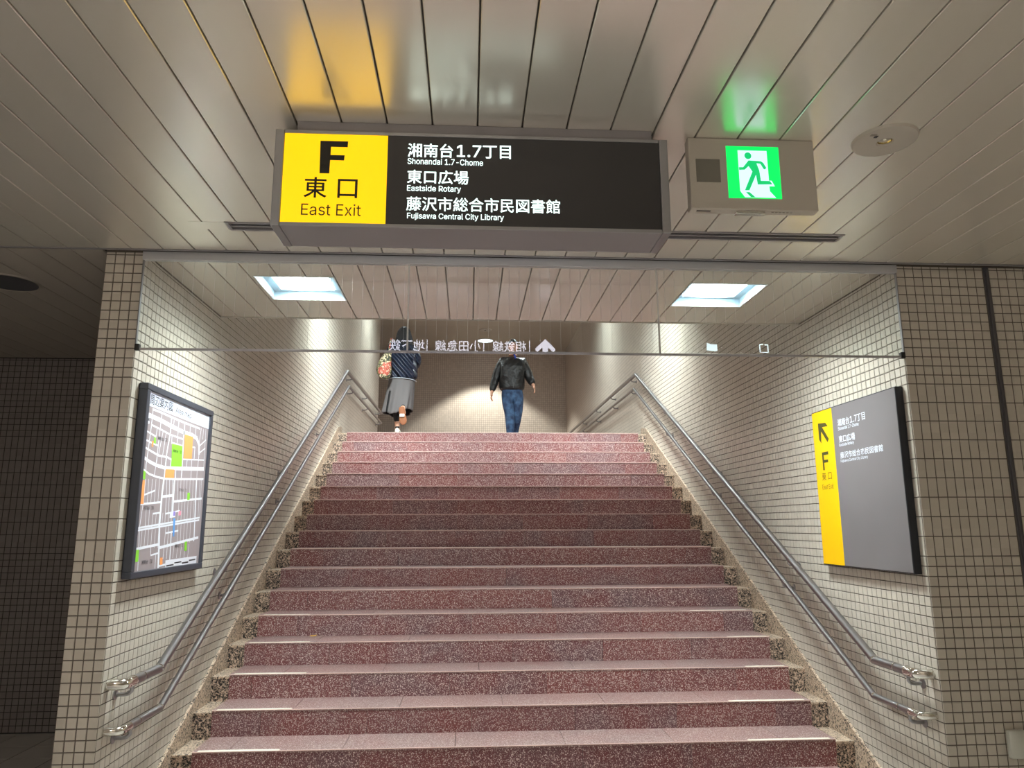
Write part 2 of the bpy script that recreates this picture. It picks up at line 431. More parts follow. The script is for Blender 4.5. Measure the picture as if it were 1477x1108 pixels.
# skirting slabs climbing the walls
for X, sg in ((XL, 1), (XR, -1)):
    ys = [noseY(17)-.05] + [noseY(17)+.95*i for i in range(1, 6)] + [Y0+.05]
    for a, b in zip(ys[:-1], ys[1:]):
        f = lambda q: nose_line(q)+.045
        lo = lambda q: max(.001, nose_line(q)-.26)
        MB().prism([(a+.001, lo(a)), (b-.001, lo(b)), (b-.001, f(b)), (a+.001, f(a))], 'X', X+sg*.0005, X+sg*.0165).build('skirting_slab', M['granite'], st)
    MB().prism([(Y0+.051, ZL-.2), (Y0+.33, ZL-.2), (Y0+.33, ZL+.10), (Y0+.20, ZL+.10), (Y0+.051, nose_line(Y0+.051)+.045)], 'X', X+sg*.0005, X+sg*.0165).build('skirting_slab', M['granite'], st)
TAPE = {12: [(-1.55, -1.20), (1.75, 2.20)], 13: [(-1.56, -1.132), (1.932, 2.227)], 14: [(-1.559, -1.083), (1.942, 2.219)], 15: [(-1.561, -1.1), (1.705, 2.208)], 16: [(-1.558, -1.091), (1.706, 2.214)]}
for k, L in TAPE.items():
    for a, b in L:
        n = 26; top = []; bot = []
        for i in range(n+1):
            x = a+(b-a)*i/n; wob = .004*random.random() + (.010*abs(i-n/2)/n if (i > n*.75) == (a < 0) else 0)
            top.append((x, noseY(k)+.034-wob)); bot.append((x, noseY(k)+.001))
        MB().prism(bot+top[::-1], 'Z', noseZ(k)+.0003, noseZ(k)+.0018).build('grip_tape', M['tape'], st)

# ------------------------------------------------------------------ ceilings
PIT, PX0, GAP = .1627, -.466, .0055
def panel(parent, x0, x1, y0, y1, m, z=H, holes=(), name='ceiling_panel'):
    mb = MB()
    rs = [(x0+GAP/2, x1-GAP/2, y0, y1)]
    for hx0, hx1, hy0, hy1 in holes:
        out = []
        for a, b, c, d in rs:
            if b <= hx0 or a >= hx1 or d <= hy0 or c >= hy1: out.append((a, b, c, d)); continue
            if c < hy0: out.append((a, b, c, hy0))
            if d > hy1: out.append((a, b, hy1, d))
            cc, dd = max(c, hy0), min(d, hy1)
            if a < hx0: out.append((a, hx0, cc, dd))
            if b > hx1: out.append((hx1, b, cc, dd))
        rs = out
    for a, b, c, d in rs:
        if b-a < .004 or d-c < .004: continue
        n = len(mb.V); e = min(.0025, (b-a)/3)
        # shallow tray: bottom face with small rolled edges going up
        mb.V += [(a, c, z+.012), (b, c, z+.012), (b, d, z+.012), (a, d, z+.012), (a, c, z+e), (b, c, z+e), (b, d, z+e), (a, d, z+e), (a+e, c, z), (b-e, c, z), (b-e, d, z), (a+e, d, z)]
        mb.F += [tuple(n+i for i in f) for f in ((0, 1, 2, 3), (8, 11, 10, 9), (0, 4, 5, 1), (2, 6, 7, 3), (0, 3, 7, 4), (1, 5, 6, 2), (4, 7, 11, 8), (5, 9, 10, 6), (4, 8, 9, 5), (7, 6, 10, 11))]
    if mb.V: return mb.build(name, m, parent)
SLOT = (-1.172, 1.872, 3.331, 3.431)
LAMPS = [(-1.250, -.798, 4.112, 4.545), (1.328, 1.790, 4.112, 4.560)]
cb = MB().box(-5.0, -1.9, -4.5, 6.35, H+.013, H+.05); cb.box(-1.9, 4.6, -4.5, 3.33, H+.013, H+.05); cb.box(-1.9, 4.6, 3.432, 3.76, H+.013, H+.05)
cb.box(-1.9, -1.18, 3.33, 3.432, H+.013, H+.05); cb.box(1.88, 4.6, 3.33, 3.432, H+.013, H+.05)
ceil = cb.build('ceiling', M['gap'], kind='structure')
n0 = int((-5.0-PX0)/PIT)
for n in range(n0, 32):
    a = PX0+n*PIT; b = a+PIT
    if a < -5.0 or b > 4.62: continue
    panel(ceil, a, b, -4.5, 3.703, M['slat'], holes=[SLOT])
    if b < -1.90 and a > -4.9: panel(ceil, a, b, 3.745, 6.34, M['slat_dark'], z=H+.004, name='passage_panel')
MB().box(-5.0, 4.6, 3.706, 3.722, H-.004, H+.02, .001).build('edge_trim', M['alu_side'], ceil)
# alcove ceiling over the lower steps
cu = MB()
cu.box(XL, XR, 3.78, 4.10, H+.013, H+.05); cu.box(XL, XR, 4.56, 4.97, H+.013, H+.05)
cu.box(XL, -1.26, 4.10, 4.56, H+.013, H+.05); cu.box(-.788, 1.318, 4.10, 4.56, H+.013, H+.05); cu.box(1.80, XR, 4.10, 4.56, H+.013, H+.05)
cal = cu.build('ceiling_alcove', M['gap'], kind='structure')
for n in range(-8, 18):
    a = max(PX0+n*PIT, XL); b = min(PX0+(n+1)*PIT, XR)
    if b-a > .02: panel(cal, a, b, 3.785, 4.965, M['slat'], holes=[(l[0]-.004, l[1]+.004, l[2]-.004, l[3]+.004) for l in LAMPS])
MB().box(XL, XR, 4.968, 4.99, H-.003, H+.03, .001).build('edge_trim', M['white_plastic'], cal)
# sloping and upper ceiling with lamp openings
def lampbox(x0, x1, y0, y1, z, strength, label, group, tilt=0, depth=.05):
    """recessed square luminaire hanging at (0,0,z): housing, rim, bulged diffuser"""
    cx, cy = (x0+x1)/2, (y0+y1)/2; hx, hy = (x1-x0)/2, (y1-y0)/2
    t = thing('ceiling_light', label, 'ceiling light', (cx, cy, z), group)
    hs = MB(); th = .003
    hs.box(-hx, -hx+th, -hy, hy, 0, depth); hs.box(hx-th, hx, -hy, hy, 0, depth); hs.box(-hx, hx, -hy, -hy+th, 0, depth); hs.box(-hx, hx, hy-th, hy, 0, depth); hs.box(-hx, hx, -hy, hy, depth, depth+th)
    hs.build('housing', HOUSE, t)
    rim = MB(); rw = .006
    rim.box(-hx-rw, hx+rw, -hy-rw, -hy, -.003, .001); rim.box(-hx-rw, hx+rw, hy, hy+rw, -.003, .001); rim.box(-hx-rw, -hx, -hy, hy, -.003, .001); rim.box(hx, hx+rw, -hy, hy, -.003, .001)
    rim.build('rim', WHITE, t)
    N = 10; V = []; F = []
    for i in range(N+1):
        for j2 in range(N+1):
            u, v = i/N*2-1, j2/N*2-1
            h = .028*(1-abs(u)**4)*(1-abs(v)**4)
            V.append((u*(hx-.06), v*(hy-.06), depth-.006-h))
    for i in range(N):
        for j2 in range(N): q = i*(N+1)+j2; F.append((q, q+1, q+N+2, q+N+1))
    # the lens throws its light mostly downwards
    em = mat('lit_diffuser', srgb(240, 246, 250), .5, 0, (.90, 1, 1, 1), strength); nt = NT(em); gg = nt.n('NewGeometry')
    dt = nt.n('Vector' + 'Math', operation='DOT_PRODUCT'); nt.l(gg.outputs['Incoming'], dt.inputs[0]); nt.l(gg.outputs['Normal'], dt.inputs[1])
    nt.l(nt.math('MULTIPLY_ADD', nt.math('POWER', nt.math('ABSOLUTE', dt.outputs['Value']), 2.6), strength, 2.0), em.node_tree.nodes['Principled BSDF'].inputs['Emission Strength'])
    o = link('diffuser', mesh('diffuser', V, F, em, True), t)
    t.rotation_euler = (tilt, 0, 0)
    return t
HOUSE = mat('lamp_housing', srgb(168, 186, 196), .5)
WHITE = mat('white_enamel', srgb(232, 236, 238), .4)
lampbox(*LAMPS[0], H, P_ALCOVE, 'lit square recessed ceiling light left of centre, over the lowest steps', 'square lights in the low ceiling over the stairs')
lampbox(*LAMPS[1], H, P_ALCOVE, 'lit square recessed ceiling light right of centre, over the lowest steps', 'square lights in the low ceiling over the stairs')
# upper ceilings (stair slope and landing)
sl = math.atan(.53)
ys1 = 4.99+(ZU-3.02)/.53
up = MB(); up.prism([(4.995, 3.02), (ys1, ZU), (ys1, ZU+.06), (4.995, 3.08)], 'X', XL, XR)
cs = up.build('ceiling_slope', M['plaster'], kind='structure')
up = MB(); up.box(-5.5, XR, ys1, 17.6, ZU, ZU+.1); up.build('ceiling_landing', M['plaster'], kind='structure')
MB().box(XL-.19, XL, 4.99, 4.995, 3.02, 3.05)
def surface_lamp(cx, cy, z, tilt, strength, label):
    return lampbox(cx-.225, cx+.225, cy-.22, cy+.22, z, strength, label, 'square lights in the upper stair ceiling', tilt, depth=.05)
for cx in (-1.03, 1.56):
    side = 'left' if cx < 0 else 'right'
    yy = 7.8; surface_lamp(cx, yy, slope_ceiling(yy)-.07, math.atan(.53), P_SLOPE, 'square ceiling light under the sloping stair ceiling, %s side' % side)
    surface_lamp(cx, 12.0, ZU-.066, 0, P_UPPER, 'square ceiling light above the landing, %s side' % side)
# landing downlights
t = thing('downlight', 'lit round downlight in the landing ceiling near the back wall', 'downlight', (.365, 16.58, ZU))
MB().lathe([(.19, 0), (.195, -.012), (.175, -.016), (.17, -.004)], (0, 0, 0)).build('rim', WHITE, t, True)
MB().lathe([(.17, -.006), (.10, -.022), (.001, -.026)], (0, 0, 0)).build('diffuser', mat('lit_round_diffuser', srgb(230, 245, 250), .5, 0, (.8, .95, 1, 1), 3.0), t, True)
l = bpy.data.lights.new('downlight_beam', 'SPOT'); l.energy = 420; l.spot_size = R(104); l.spot_blend = .25; l.shadow_soft_size = .12; l.color = (1, .96, .88)
o = bpy.data.objects.new('downlight_beam', l); COL.objects.link(o); o.location = (.365, 16.58, ZU-.05); o.rotation_euler = (0, 0, 0)
t = thing('emergency_downlight', 'unlit small round ceiling fitting in front of the lit landing downlight', 'downlight', (.345, 15.65, ZU))
MB().lathe([(.001, -.008), (.09, -.012), (.135, -.008), (.14, 0)], (0, 0, 0)).build('plate', M['white_plastic'], t, True)
MB().lathe([(.001, -.018), (.018, -.017), (.022, -.009)], (0, 0, 0)).build('bulb', M['black'], t, True)

# ------------------------------------------------------------------ glass smoke curtain
def glass_mat():
    m = bpy.data.materials.new('wired_glass'); m.use_nodes = True; nt = m.node_tree; nt.nodes.clear()
    out = nt.nodes.new('ShaderNodeOutputMaterial'); tr = nt.nodes.new('ShaderNodeBsdfTransparent'); gl = nt.nodes.new('ShaderNodeBsdfGlossy'); df = nt.nodes.new('ShaderNodeBsdfDiffuse')
    tr.inputs[0].default_value = (.955, .975, .965, 1); gl.inputs[1].default_value = .0; df.inputs[0].default_value = (.75, .8, .85, 1)
    fr_ = nt.nodes.new('ShaderNodeFresnel'); fr_.inputs[0].default_value = 1.52
    m1 = nt.nodes.new('ShaderNodeMixShader'); m2 = nt.nodes.new('ShaderNodeMixShader')
    nz = nt.nodes.new('ShaderNodeTexNoise'); nz.inputs['Scale'].default_value = 9; nz.inputs['Detail'].default_value = 5
    g = nt.nodes.new('ShaderNodeNewGeometry'); nt.links.new(g.outputs['Position'], nz.inputs['Vector'])
    mu = nt.nodes.new('ShaderNodeMath'); mu.operation = 'MULTIPLY'; mu.inputs[1].default_value = .05; nt.links.new(nz.outputs['Fac'], mu.inputs[0])
    nt.links.new(mu.outputs[0], m1.inputs[0]); nt.links.new(tr.outputs[0], m1.inputs[1]); nt.links.new(df.outputs[0], m1.inputs[2])
    bf = nt.nodes.new('ShaderNodeMath'); bf.operation = 'SUBTRACT'; bf.inputs[0].default_value = 1.9; b2 = nt.nodes.new('ShaderNodeMath'); b2.operation = 'MULTIPLY'; b2.inputs[1].default_value = 1.9; nt.links.new(g.outputs['Backfacing'], b2.inputs[0]); nt.links.new(b2.outputs[0], bf.inputs[1]); b3 = nt.nodes.new('ShaderNodeMath'); b3.operation = 'MULTIPLY'; b3.use_clamp = True; nt.links.new(bf.outputs[0], b3.inputs[0]); nt.links.new(fr_.outputs[0], b3.inputs[1]); nt.links.new(b3.outputs[0], m2.inputs[0]); nt.links.new(m1.outputs[0], m2.inputs[1]); nt.links.new(gl.outputs[0], m2.inputs[2]); nt.links.new(m2.outputs[0], out.inputs[0])
    return m
gm = glass_mat()
sc_ = thing('glass_smoke_curtain', 'clear wired glass smoke curtain hung across the stair opening in three panes', 'smoke curtain', (0, YD, 3.0))
sc_.location = (0, 0, 0)
GZ0, GZ1 = 2.500, 2.975
edges = [XL+.004, -.328, 1.021, XR-.002]
WIRE = mat('glass_wire', srgb(200, 200, 196), .3, .9)
for a, b in zip(edges[:-1], edges[1:]):
    p = MB().box(a+.003, b-.003, YD-.0034, YD+.0034, GZ0, GZ1).build('glass_pane', gm, sc_)
    x = a+.04; wm = MB()
    while x < b-.01: wm.tube([(x, YD, GZ0), (x, YD, GZ1)], .00045, 5, False); x += .0553
    wm.build('wire', WIRE, p, kind='stuff')
MB().box(XL+.001, XR-.001, YD-.018, YD+.018, 2.975, 3.019, .002).build('top_channel', mat('channel_grey', srgb(186, 186, 188), .4, .15), sc_)
MB().box(XL+.004, XR-.004, YD-.006, YD+.006, 2.488, 2.500, .001).build('bottom_rail', mat('rail_alu', srgb(178, 176, 178), .4, .4), sc_)
for x in edges[1:-1]: MB().box(x-.0042, x+.0042, YD-.0045, YD+.0045, GZ0, GZ1).build('pane_joint', mat('joint_seal', srgb(206, 204, 198), .3), sc_)
for x, s in ((XL, 1), (XR, -1)):
    MB().box(min(x, x+s*.006), max(x, x+s*.006), YD-.008, YD+.008, 2.506, 2.975).build('side_channel', M['alu'], sc_)
    MB().box(min(x+s*.001, x+s*.024), max(x+s*.001, x+s*.024), YD-.012, YD+.012, 2.486, 2.520, .002).build('end_clip', M['black'], sc_)
TAPEM = mat('old_tape', srgb(226, 230, 232), .6); _t = NT(TAPEM); _tr = _t.n('BsdfTranslucent'); _tr.inputs[0].default_value = (.85, .9, .92, 1); _mx = _t.n('MixShader'); _mx.inputs[0].default_value = .7
_t.l(_t.b.outputs[0], _mx.inputs[1]); _t.l(_tr.outputs[0], _mx.inputs[2]); _t.l(_mx.outputs[0], [n for n in _t.t.nodes if n.type == 'OUTPUT_MATERIAL'][0].inputs[0])
f_ = lambda x, z: (x, YD-.0046, z)
MB().prism([(1.276, 2.519), (1.322, 2.514), (1.335, 2.517), (1.334, 2.552), (1.30, 2.553), (1.278, 2.560)], 'Y', YD-.0046, YD-.0036).build('tape_scrap', TAPEM, sc_)
ring = MB()
ring.box(1.567, 1.573, YD-.0044, YD-.0036, 2.510, 2.556); ring.box(1.612, 1.618, YD-.0044, YD-.0036, 2.510, 2.556); ring.box(1.573, 1.612, YD-.0044, YD-.0036, 2.509, 2.513); ring.box(1.573, 1.590, YD-.0044, YD-.0036, 2.552, 2.558); ring.box(1.596, 1.612, YD-.0044, YD-.0036, 2.550, 2.556)
ring.build('tape_residue', TAPEM, sc_)
d = MB()
for i in range(30):
    x = random.uniform(1.2, 1.6) if i < 14 else random.uniform(-1.5, 2.2); z = 2.506+random.random()**2*.12; s = random.uniform(.0008, .0022)
    d.box(x-s, x+s, YD-.0042, YD-.0036, z-s*.7, z+s*.7)
d.build('dust_fleck', TAPEM, sc_, kind='stuff')

# ------------------------------------------------------------------ lettering
FONTS = {}
def font(k):
    if k not in FONTS:
        FONTS[k] = None
        if k == 'sans':
            try:
                p = os.path.join(bpy.utils.resource_path('LOCAL'), 'datafiles', 'fonts', 'Inter.woff2')
                if p and os.path.exists(p): FONTS[k] = bpy.data.fonts.load(p)
            except Exception: pass
    return FONTS[k]
def text_mesh(s, k=None, spacing=1.0):
    c = bpy.data.curves.new('txt', 'FONT'); c.body = s; c.size = 1; c.space_character = spacing; c.resolution_u = 4
    f = font(k)
    if f: c.font = f
    o = bpy.data.objects.new('txt', c); COL.objects.link(o)
    dg = bpy.context.evaluated_depsgraph_get(); dg.update()
    me = bpy.data.meshes.new_from_object(o.evaluated_get(dg)); bpy.data.objects.remove(o)
    V = [tuple(v.co) for v in me.vertices]; F = [tuple(p.vertices) for p in me.polygons]; bpy.data.meshes.remove(me)
    return V, F
def lettering(s, a0, a1, b0, b1, place, m, parent, name='lettering', k=None, bold=0, keep=False):
    """fit the words into the box a0..a1 x b0..b1 of the face; place(a,b) gives the point"""
    V, F = text_mesh(s, k)
    if not V: return
    x0 = min(v[0] for v in V); x1 = max(v[0] for v in V); y0 = min(v[1] for v in V); y1 = max(v[1] for v in V)
    sx = (a1-a0)/(x1-x0); sy = (b1-b0)/(y1-y0); VV = []; FF = []
    nrm = (Vector(place(1, 0))-Vector(place(0, 0))).cross(Vector(place(0, 1))-Vector(place(0, 0))).normalized()
    offs = [(0, 0)]
    if bold: offs += [(math.cos(t_)*bold, math.sin(t_)*bold) for t_ in [i*math.pi/3 for i in range(6)]]
    for q_, (dx, dy) in enumerate(offs):
        n = len(VV); lift = nrm*(q_*.00004)
        VV += [tuple(Vector(place(a0+(v[0]-x0)*sx+dx*abs(b1-b0), b0+(v[1]-y0)*sy+dy*abs(b1-b0)))+lift) for v in V]; FF += [tuple(n+i for i in f) for f in F]
    return link(name, mesh(name, VV, FF, m), parent)
def flat(pts, place, m, parent, name):
    return MB().poly(pts, place).build(name, m, parent)

# ------------------------------------------------------------------ hanging exit sign
def emis(name, c, e, base=None):
    return mat(name, base or (c[0]*.6, c[1]*.6, c[2]*.6, 1), .35, 0, c, e)
YEL = emis('lit_yellow', srgb(255, 202, 0), .84); LW = emis('lit_white', srgb(232, 255, 250), 1.25)
LWB = emis('lit_white_back', srgb(240, 240, 255), 8.0)
SBK = mat('sign_black', srgb(45, 44, 45), .35)
sg = thing('hanging_sign', 'long illuminated ceiling sign with yellow F panel and white station lettering', 'sign', (0, 0, 0))
A0, A1, B0, B1, SY0, SY1 = -.689, .712, 2.613, 2.973, 2.400, 2.590
bx = MB().box(A0+.032, A1-.032, SY0+.004, SY1-.004, B0, B1, .002); bx.build('body', M['alu_side'], sg)
for nm, a, b in (('end_cap', A0, A0+.031), ('end_cap', A1-.031, A1)): MB().box(a, b, SY0-.003, SY1+.003, B0-.001, B1+.001, .003).build(nm, M['alu'], sg)
for y0, y1 in ((SY0-.002, SY0+.006), (SY1-.006, SY1+.002)):
    MB().box(A0+.032, A1-.032, y0, y1, B1-.012, B1, .001).build('frame_rail', M['alu'], sg)
    MB().box(A0+.032, A1-.032, y0, y1, B0, B0+.013, .001).build('frame_rail', M['alu'], sg)
MB().box(-.620, .661, 2.420, 2.575, B1+.0012, 3.0195, .001).build('mounting_plate', M['alu_side'], sg)
fz0, fz1 = 2.626, 2.961
MB().box(-.296, .680, SY0+.001, SY0+.004, fz0, fz1).build('black_panel', SBK, sg)
yp = MB().box(-.657, -.2965, SY0+.001, SY0+.004, fz0, fz1).build('yellow_panel', YEL, sg)
fp = lambda a, b: (a, SY0+.0002, b)
BK = mat('sign_print_black', srgb(18, 16, 12), .5)
flat([(-.5305, 2.8105), (-.4965, 2.8105), (-.4955, 2.861), (-.447, 2.861), (-.4455, 2.881), (-.495, 2.881), (-.4945, 2.912), (-.4365, 2.912), (-.4355, 2.9345), (-.5325, 2.9345)], fp, BK, sg, 'letter_f')
lettering('東', -.5805, -.5035, 2.719, 2.795, fp, BK, sg, bold=.012)
lettering('口', -.4645, -.3975, 2.720, 2.790, fp, BK, sg, bold=.012)
lettering('East Exit', -.587, -.382, 2.653, 2.697, fp, BK, sg, k='sans')
lettering('湘南台', -.2245, -.0652, 2.882, 2.934, fp, LW, sg, bold=.014)
lettering('1.7', -.0505, .0350, 2.8865, 2.932, fp, LW, sg, k='sans', bold=.016)
lettering('丁目', .0420, .141, 2.8835, 2.934, fp, LW, sg, bold=.014)
lettering('Shonandai 1.7-Chome', -.2245, .042, 2.854, 2.877, fp, LW, sg, k='sans', bold=.012)
lettering('東口広場', -.2245, -.0095, 2.781, 2.832, fp, LW, sg, bold=.014)
lettering('Eastside Rotary', -.2240, -.0355, 2.7465, 2.774, fp, LW, sg, k='sans', bold=.012)
lettering('藤沢市総合市民図書館', -.225, .3155, 2.6785, 2.7305, fp, LW, sg, bold=.010)
lettering('Fujisawa Central City Library', -.2215, .116, 2.6435, 2.670, fp, LW, sg, k='sans', bold=.012)
# rear face, seen mirrored in the glass
MB().box(A0+.033, A1-.033, SY1-.004, SY1-.001, fz0, fz1).build('rear_panel', SBK, sg)
rp = lambda a, b: (-a, SY1-.0002, b)     # a runs to the left as seen from behind
flat([(-.5265, 2.872), (-.4580, 2.805), (-.4580, 2.790), (-.4700, 2.778), (-.506, 2.812), (-.506, 2.750), (-.545, 2.750), (-.545, 2.812), (-.582, 2.778), (-.5945, 2.790), (-.5945, 2.805)], rp, LWB, sg, 'arrow')
for a in (-.416, -.097, .294): MB().box(-a-.003, -a+.003, SY1-.001, SY1-.0003, 2.776, 2.859).build('divider', LWB, sg)
lettering('相鉄線', -.393, -.159, 2.778, 2.855, rp, LWB, sg, bold=.010)
lettering('小田急線', -.077, .239, 2.778, 2.856, rp, LWB, sg, bold=.010)
lettering('地下鉄', .311, .552, 2.778, 2.858, rp, LWB, sg, bold=.010)

# ------------------------------------------------------------------ emergency exit light
ex = thing('emergency_exit_light', 'cream ceiling mounted box with lit green running person exit pictogram', 'exit sign', (0, 0, 0))
MB().box(.808, 1.288, 2.455, 2.500, 2.735, 3.0195, .004).build('casing', M['white_plastic'], ex)
EG = emis('lit_green', srgb(0, 232, 92), .95); EW = emis('lit_door_white', srgb(205, 244, 248), .86); EG2 = emis('lit_green_print', srgb(12, 190, 105), .85)
gw, gh = .201, .208
ep = lambda off: (lambda u, v: (.950+u*gw, 2.4538-off, 2.780+v*gh))
MB().box(.950, 1.151, 2.4536, 2.4565, 2.780, 2.988, .0).build('green_panel', EG, ex)
flat([(.219, .92), (.771, .92), (.776, .345), (.826, .345), (.881, .236), (.776, .236), (.781, .139), (.891, .016), (.303, .016), (.219, .135)], ep(.0006), EW, ex, 'doorway')
mbp = MB()
for poly in ([(.224, .591), (.303, .591), (.413, .726), (.440, .73), (.328, .543), (.224, .538)],):
    pass
body = [(.224, .591), (.303, .591), (.413, .726), (.647, .716), (.692, .683), (.741, .591), (.716, .558), (.687, .567), (.632, .668), (.562, .673), (.607, .529), (.622, .337), (.791, .337), (.836, .274), (.557, .264), (.537, .452), (.393, .149), (.308, .149), (.473, .51), (.408, .615), (.328, .543), (.224, .538)]
flat(body, ep(.0012), EG2, ex, 'running_figure')
flat([(.408+.066*math.cos(i*math.pi/12), .817+.066*math.sin(i*math.pi/12)) for i in range(24)], ep(.0012), EG2, ex, 'figure_head')
flat([(.323, .115), (.393, .115), (.498, .019), (.413, .019)], ep(.0012), EG2, ex, 'figure_shadow')
MB().box(.833, .924, 2.453, 2.456, 2.841, 2.933, .001).build('speaker_grille', mat('grille', srgb(112, 108, 98), .7), ex)
MB().box(.978, 1.088, 2.462, 2.488, 2.724, 2.7355, .003).build('lamp_lens', M['chrome'], ex)
MB().box(.832, .885, 2.468, 2.478, 2.7342, 2.735).build('rating_label', mat('print_grey', srgb(90, 84, 78), .7), ex)
pm = MB()
for i in range(6): pm.box(1.115+i*.014, 1.124+i*.014, 2.470, 2.476, 2.7343, 2.735)
pm.build('rating_label', mat('print_grey_b', srgb(130, 122, 112), .7), ex)

# round emergency lamp plate in the concourse ceiling
t = thing('round_emergency_lamp', 'round cream ceiling plate with small reflector lamp right of the exit sign', 'ceiling lamp', (1.555, 2.432, H))
MB().lathe([(.026, -.004), (.03, -.011), (.100, -.0125), (.112, -.010), (.116, 0)], (0, 0, 0), seg=48).build('plate', M['white_plastic'], t, True)
MB().lathe([(.026, -.006), (.020, .012), (.008, .020), (.001, .021)], (0, 0, 0), seg=10).build('reflector', mat('gold_reflector', srgb(214, 200, 150), .12, 1), t)
MB().lathe([(.001, -.004), (.006, -.002), (.006, .02)], (0, 0, 0), seg=10).build('bulb', mat('bulb_glass', srgb(235, 235, 225), .1), t, True)
MB().box(-.062, -.050, -.045, -.030, -.0135, -.011).build('test_button', M['black'], t)
MB().box(-.082, -.060, -.055, -.042, -.0132, -.011).build('rating_label', mat('print_grey_c', srgb(140, 132, 122), .7), t)
# slot diffuser
sd = thing('air_slot_diffuser', 'long narrow linear air slot in the ceiling behind the hanging sign', 'air vent', (0, 0, 0))
s0, s1, q0, q1 = SLOT
for a, b in ((q0, q0+.016), (q1-.016, q1)): MB().box(s0, s1, a, b, H-.004, H+.01, .001).build('frame_bar', M['alu_side'], sd)
for a, b in ((s0, s0+.016), (s1-.016, s1)): MB().box(a, b, q0+.016, q1-.016, H-.004, H+.01, .001).build('frame_end', M['alu_side'], sd)
MB().box(s0+.016, s1-.016, (q0+q1)/2-.006, (q0+q1)/2+.006, H-.003, H+.003, .001).build('blade', M['alu_side'], sd)
MB().box(s0, s1, q0, q1, H+.0105, H+.05).build('duct', M['black'], sd)
MB().box(s0-.17, s0-.006, q0+.004, q1-.004, H-.001, H-.0002).build('blank_plate', M['slat'], sd)
# dark round downlight in the passage
t = thing('dark_round_downlight', 'unlit dark round ceiling fitting at the left over the dim side passage', 'downlight', (-2.735, 4.30, H+.004))
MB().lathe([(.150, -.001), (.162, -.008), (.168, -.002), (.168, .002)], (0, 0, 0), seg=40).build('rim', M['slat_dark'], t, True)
MB().lathe([(.151, -.007), (.12, -.005), (.001, -.004)], (0, 0, 0), seg=40).build('baffle', mat('dark_baffle', srgb(66, 68, 74), .3), t, True)
# access hatch dot / sprinkler on the right
# box on the right wall
t = thing('wall_cover_box', 'small grey green plastic cover box low on the dark tiled wall at right', 'wall box', (2.733, YD, .519))
MB().box(-.048, .048, -.034, -.0005, -.066, .068, .012).build('cover', M['cover'], t, True)
MB().lathe([(.001, -.0355), (.004, -.0355), (.005, -.034)], (.034, 0, -.045), axis='Y', seg=10).build('screw', M['black'], t)
# ------------------------------------------------------------------ area map board on the left wall
mb_ = thing('area_map_board', 'grey framed neighbourhood area map board on the left tiled wall', 'map board', (0, 0, 0))
Y0m, Y1m, Z0m, Z1m = 3.838, 4.832, 1.338, 2.335; XF = XL+.045
MB().box(XL+.0006, XF-.012, Y0m+.004, Y1m-.004, Z0m+.004, Z1m-.004).build('back_box', M['board_black'], mb_)
fw = .038
for a, b, c, d in ((Y0m, Y1m, Z0m, Z0m+.033), (Y0m, Y1m, Z1m-.033, Z1m), (Y0m, Y0m+fw, Z0m+.0335, Z1m-.0335), (Y1m-fw, Y1m, Z0m+.0335, Z1m-.0335)):
    MB().box(XL+.004, XF+.004, a, b, c, d, .003).build('frame_bar', M['dark_frame'], mb_)
mat_print = lambda n, c, r=.35: mat(n, c, r)
MB().box(XF-.0115, XF-.009, Y0m+fw, Y1m-fw, Z0m+.033, Z1m-.033).build('map_sheet', mat_print('map_ground', srgb(160, 148, 150)), mb_)
mp = lambda lift: (lambda y, z: (XF-.0088+lift, y, z))
cl = lambda y: max(Y0m+fw+.001, min(Y1m-fw-.001, y)); cz = lambda z: max(Z0m+.034, min(Z1m-.034, z))
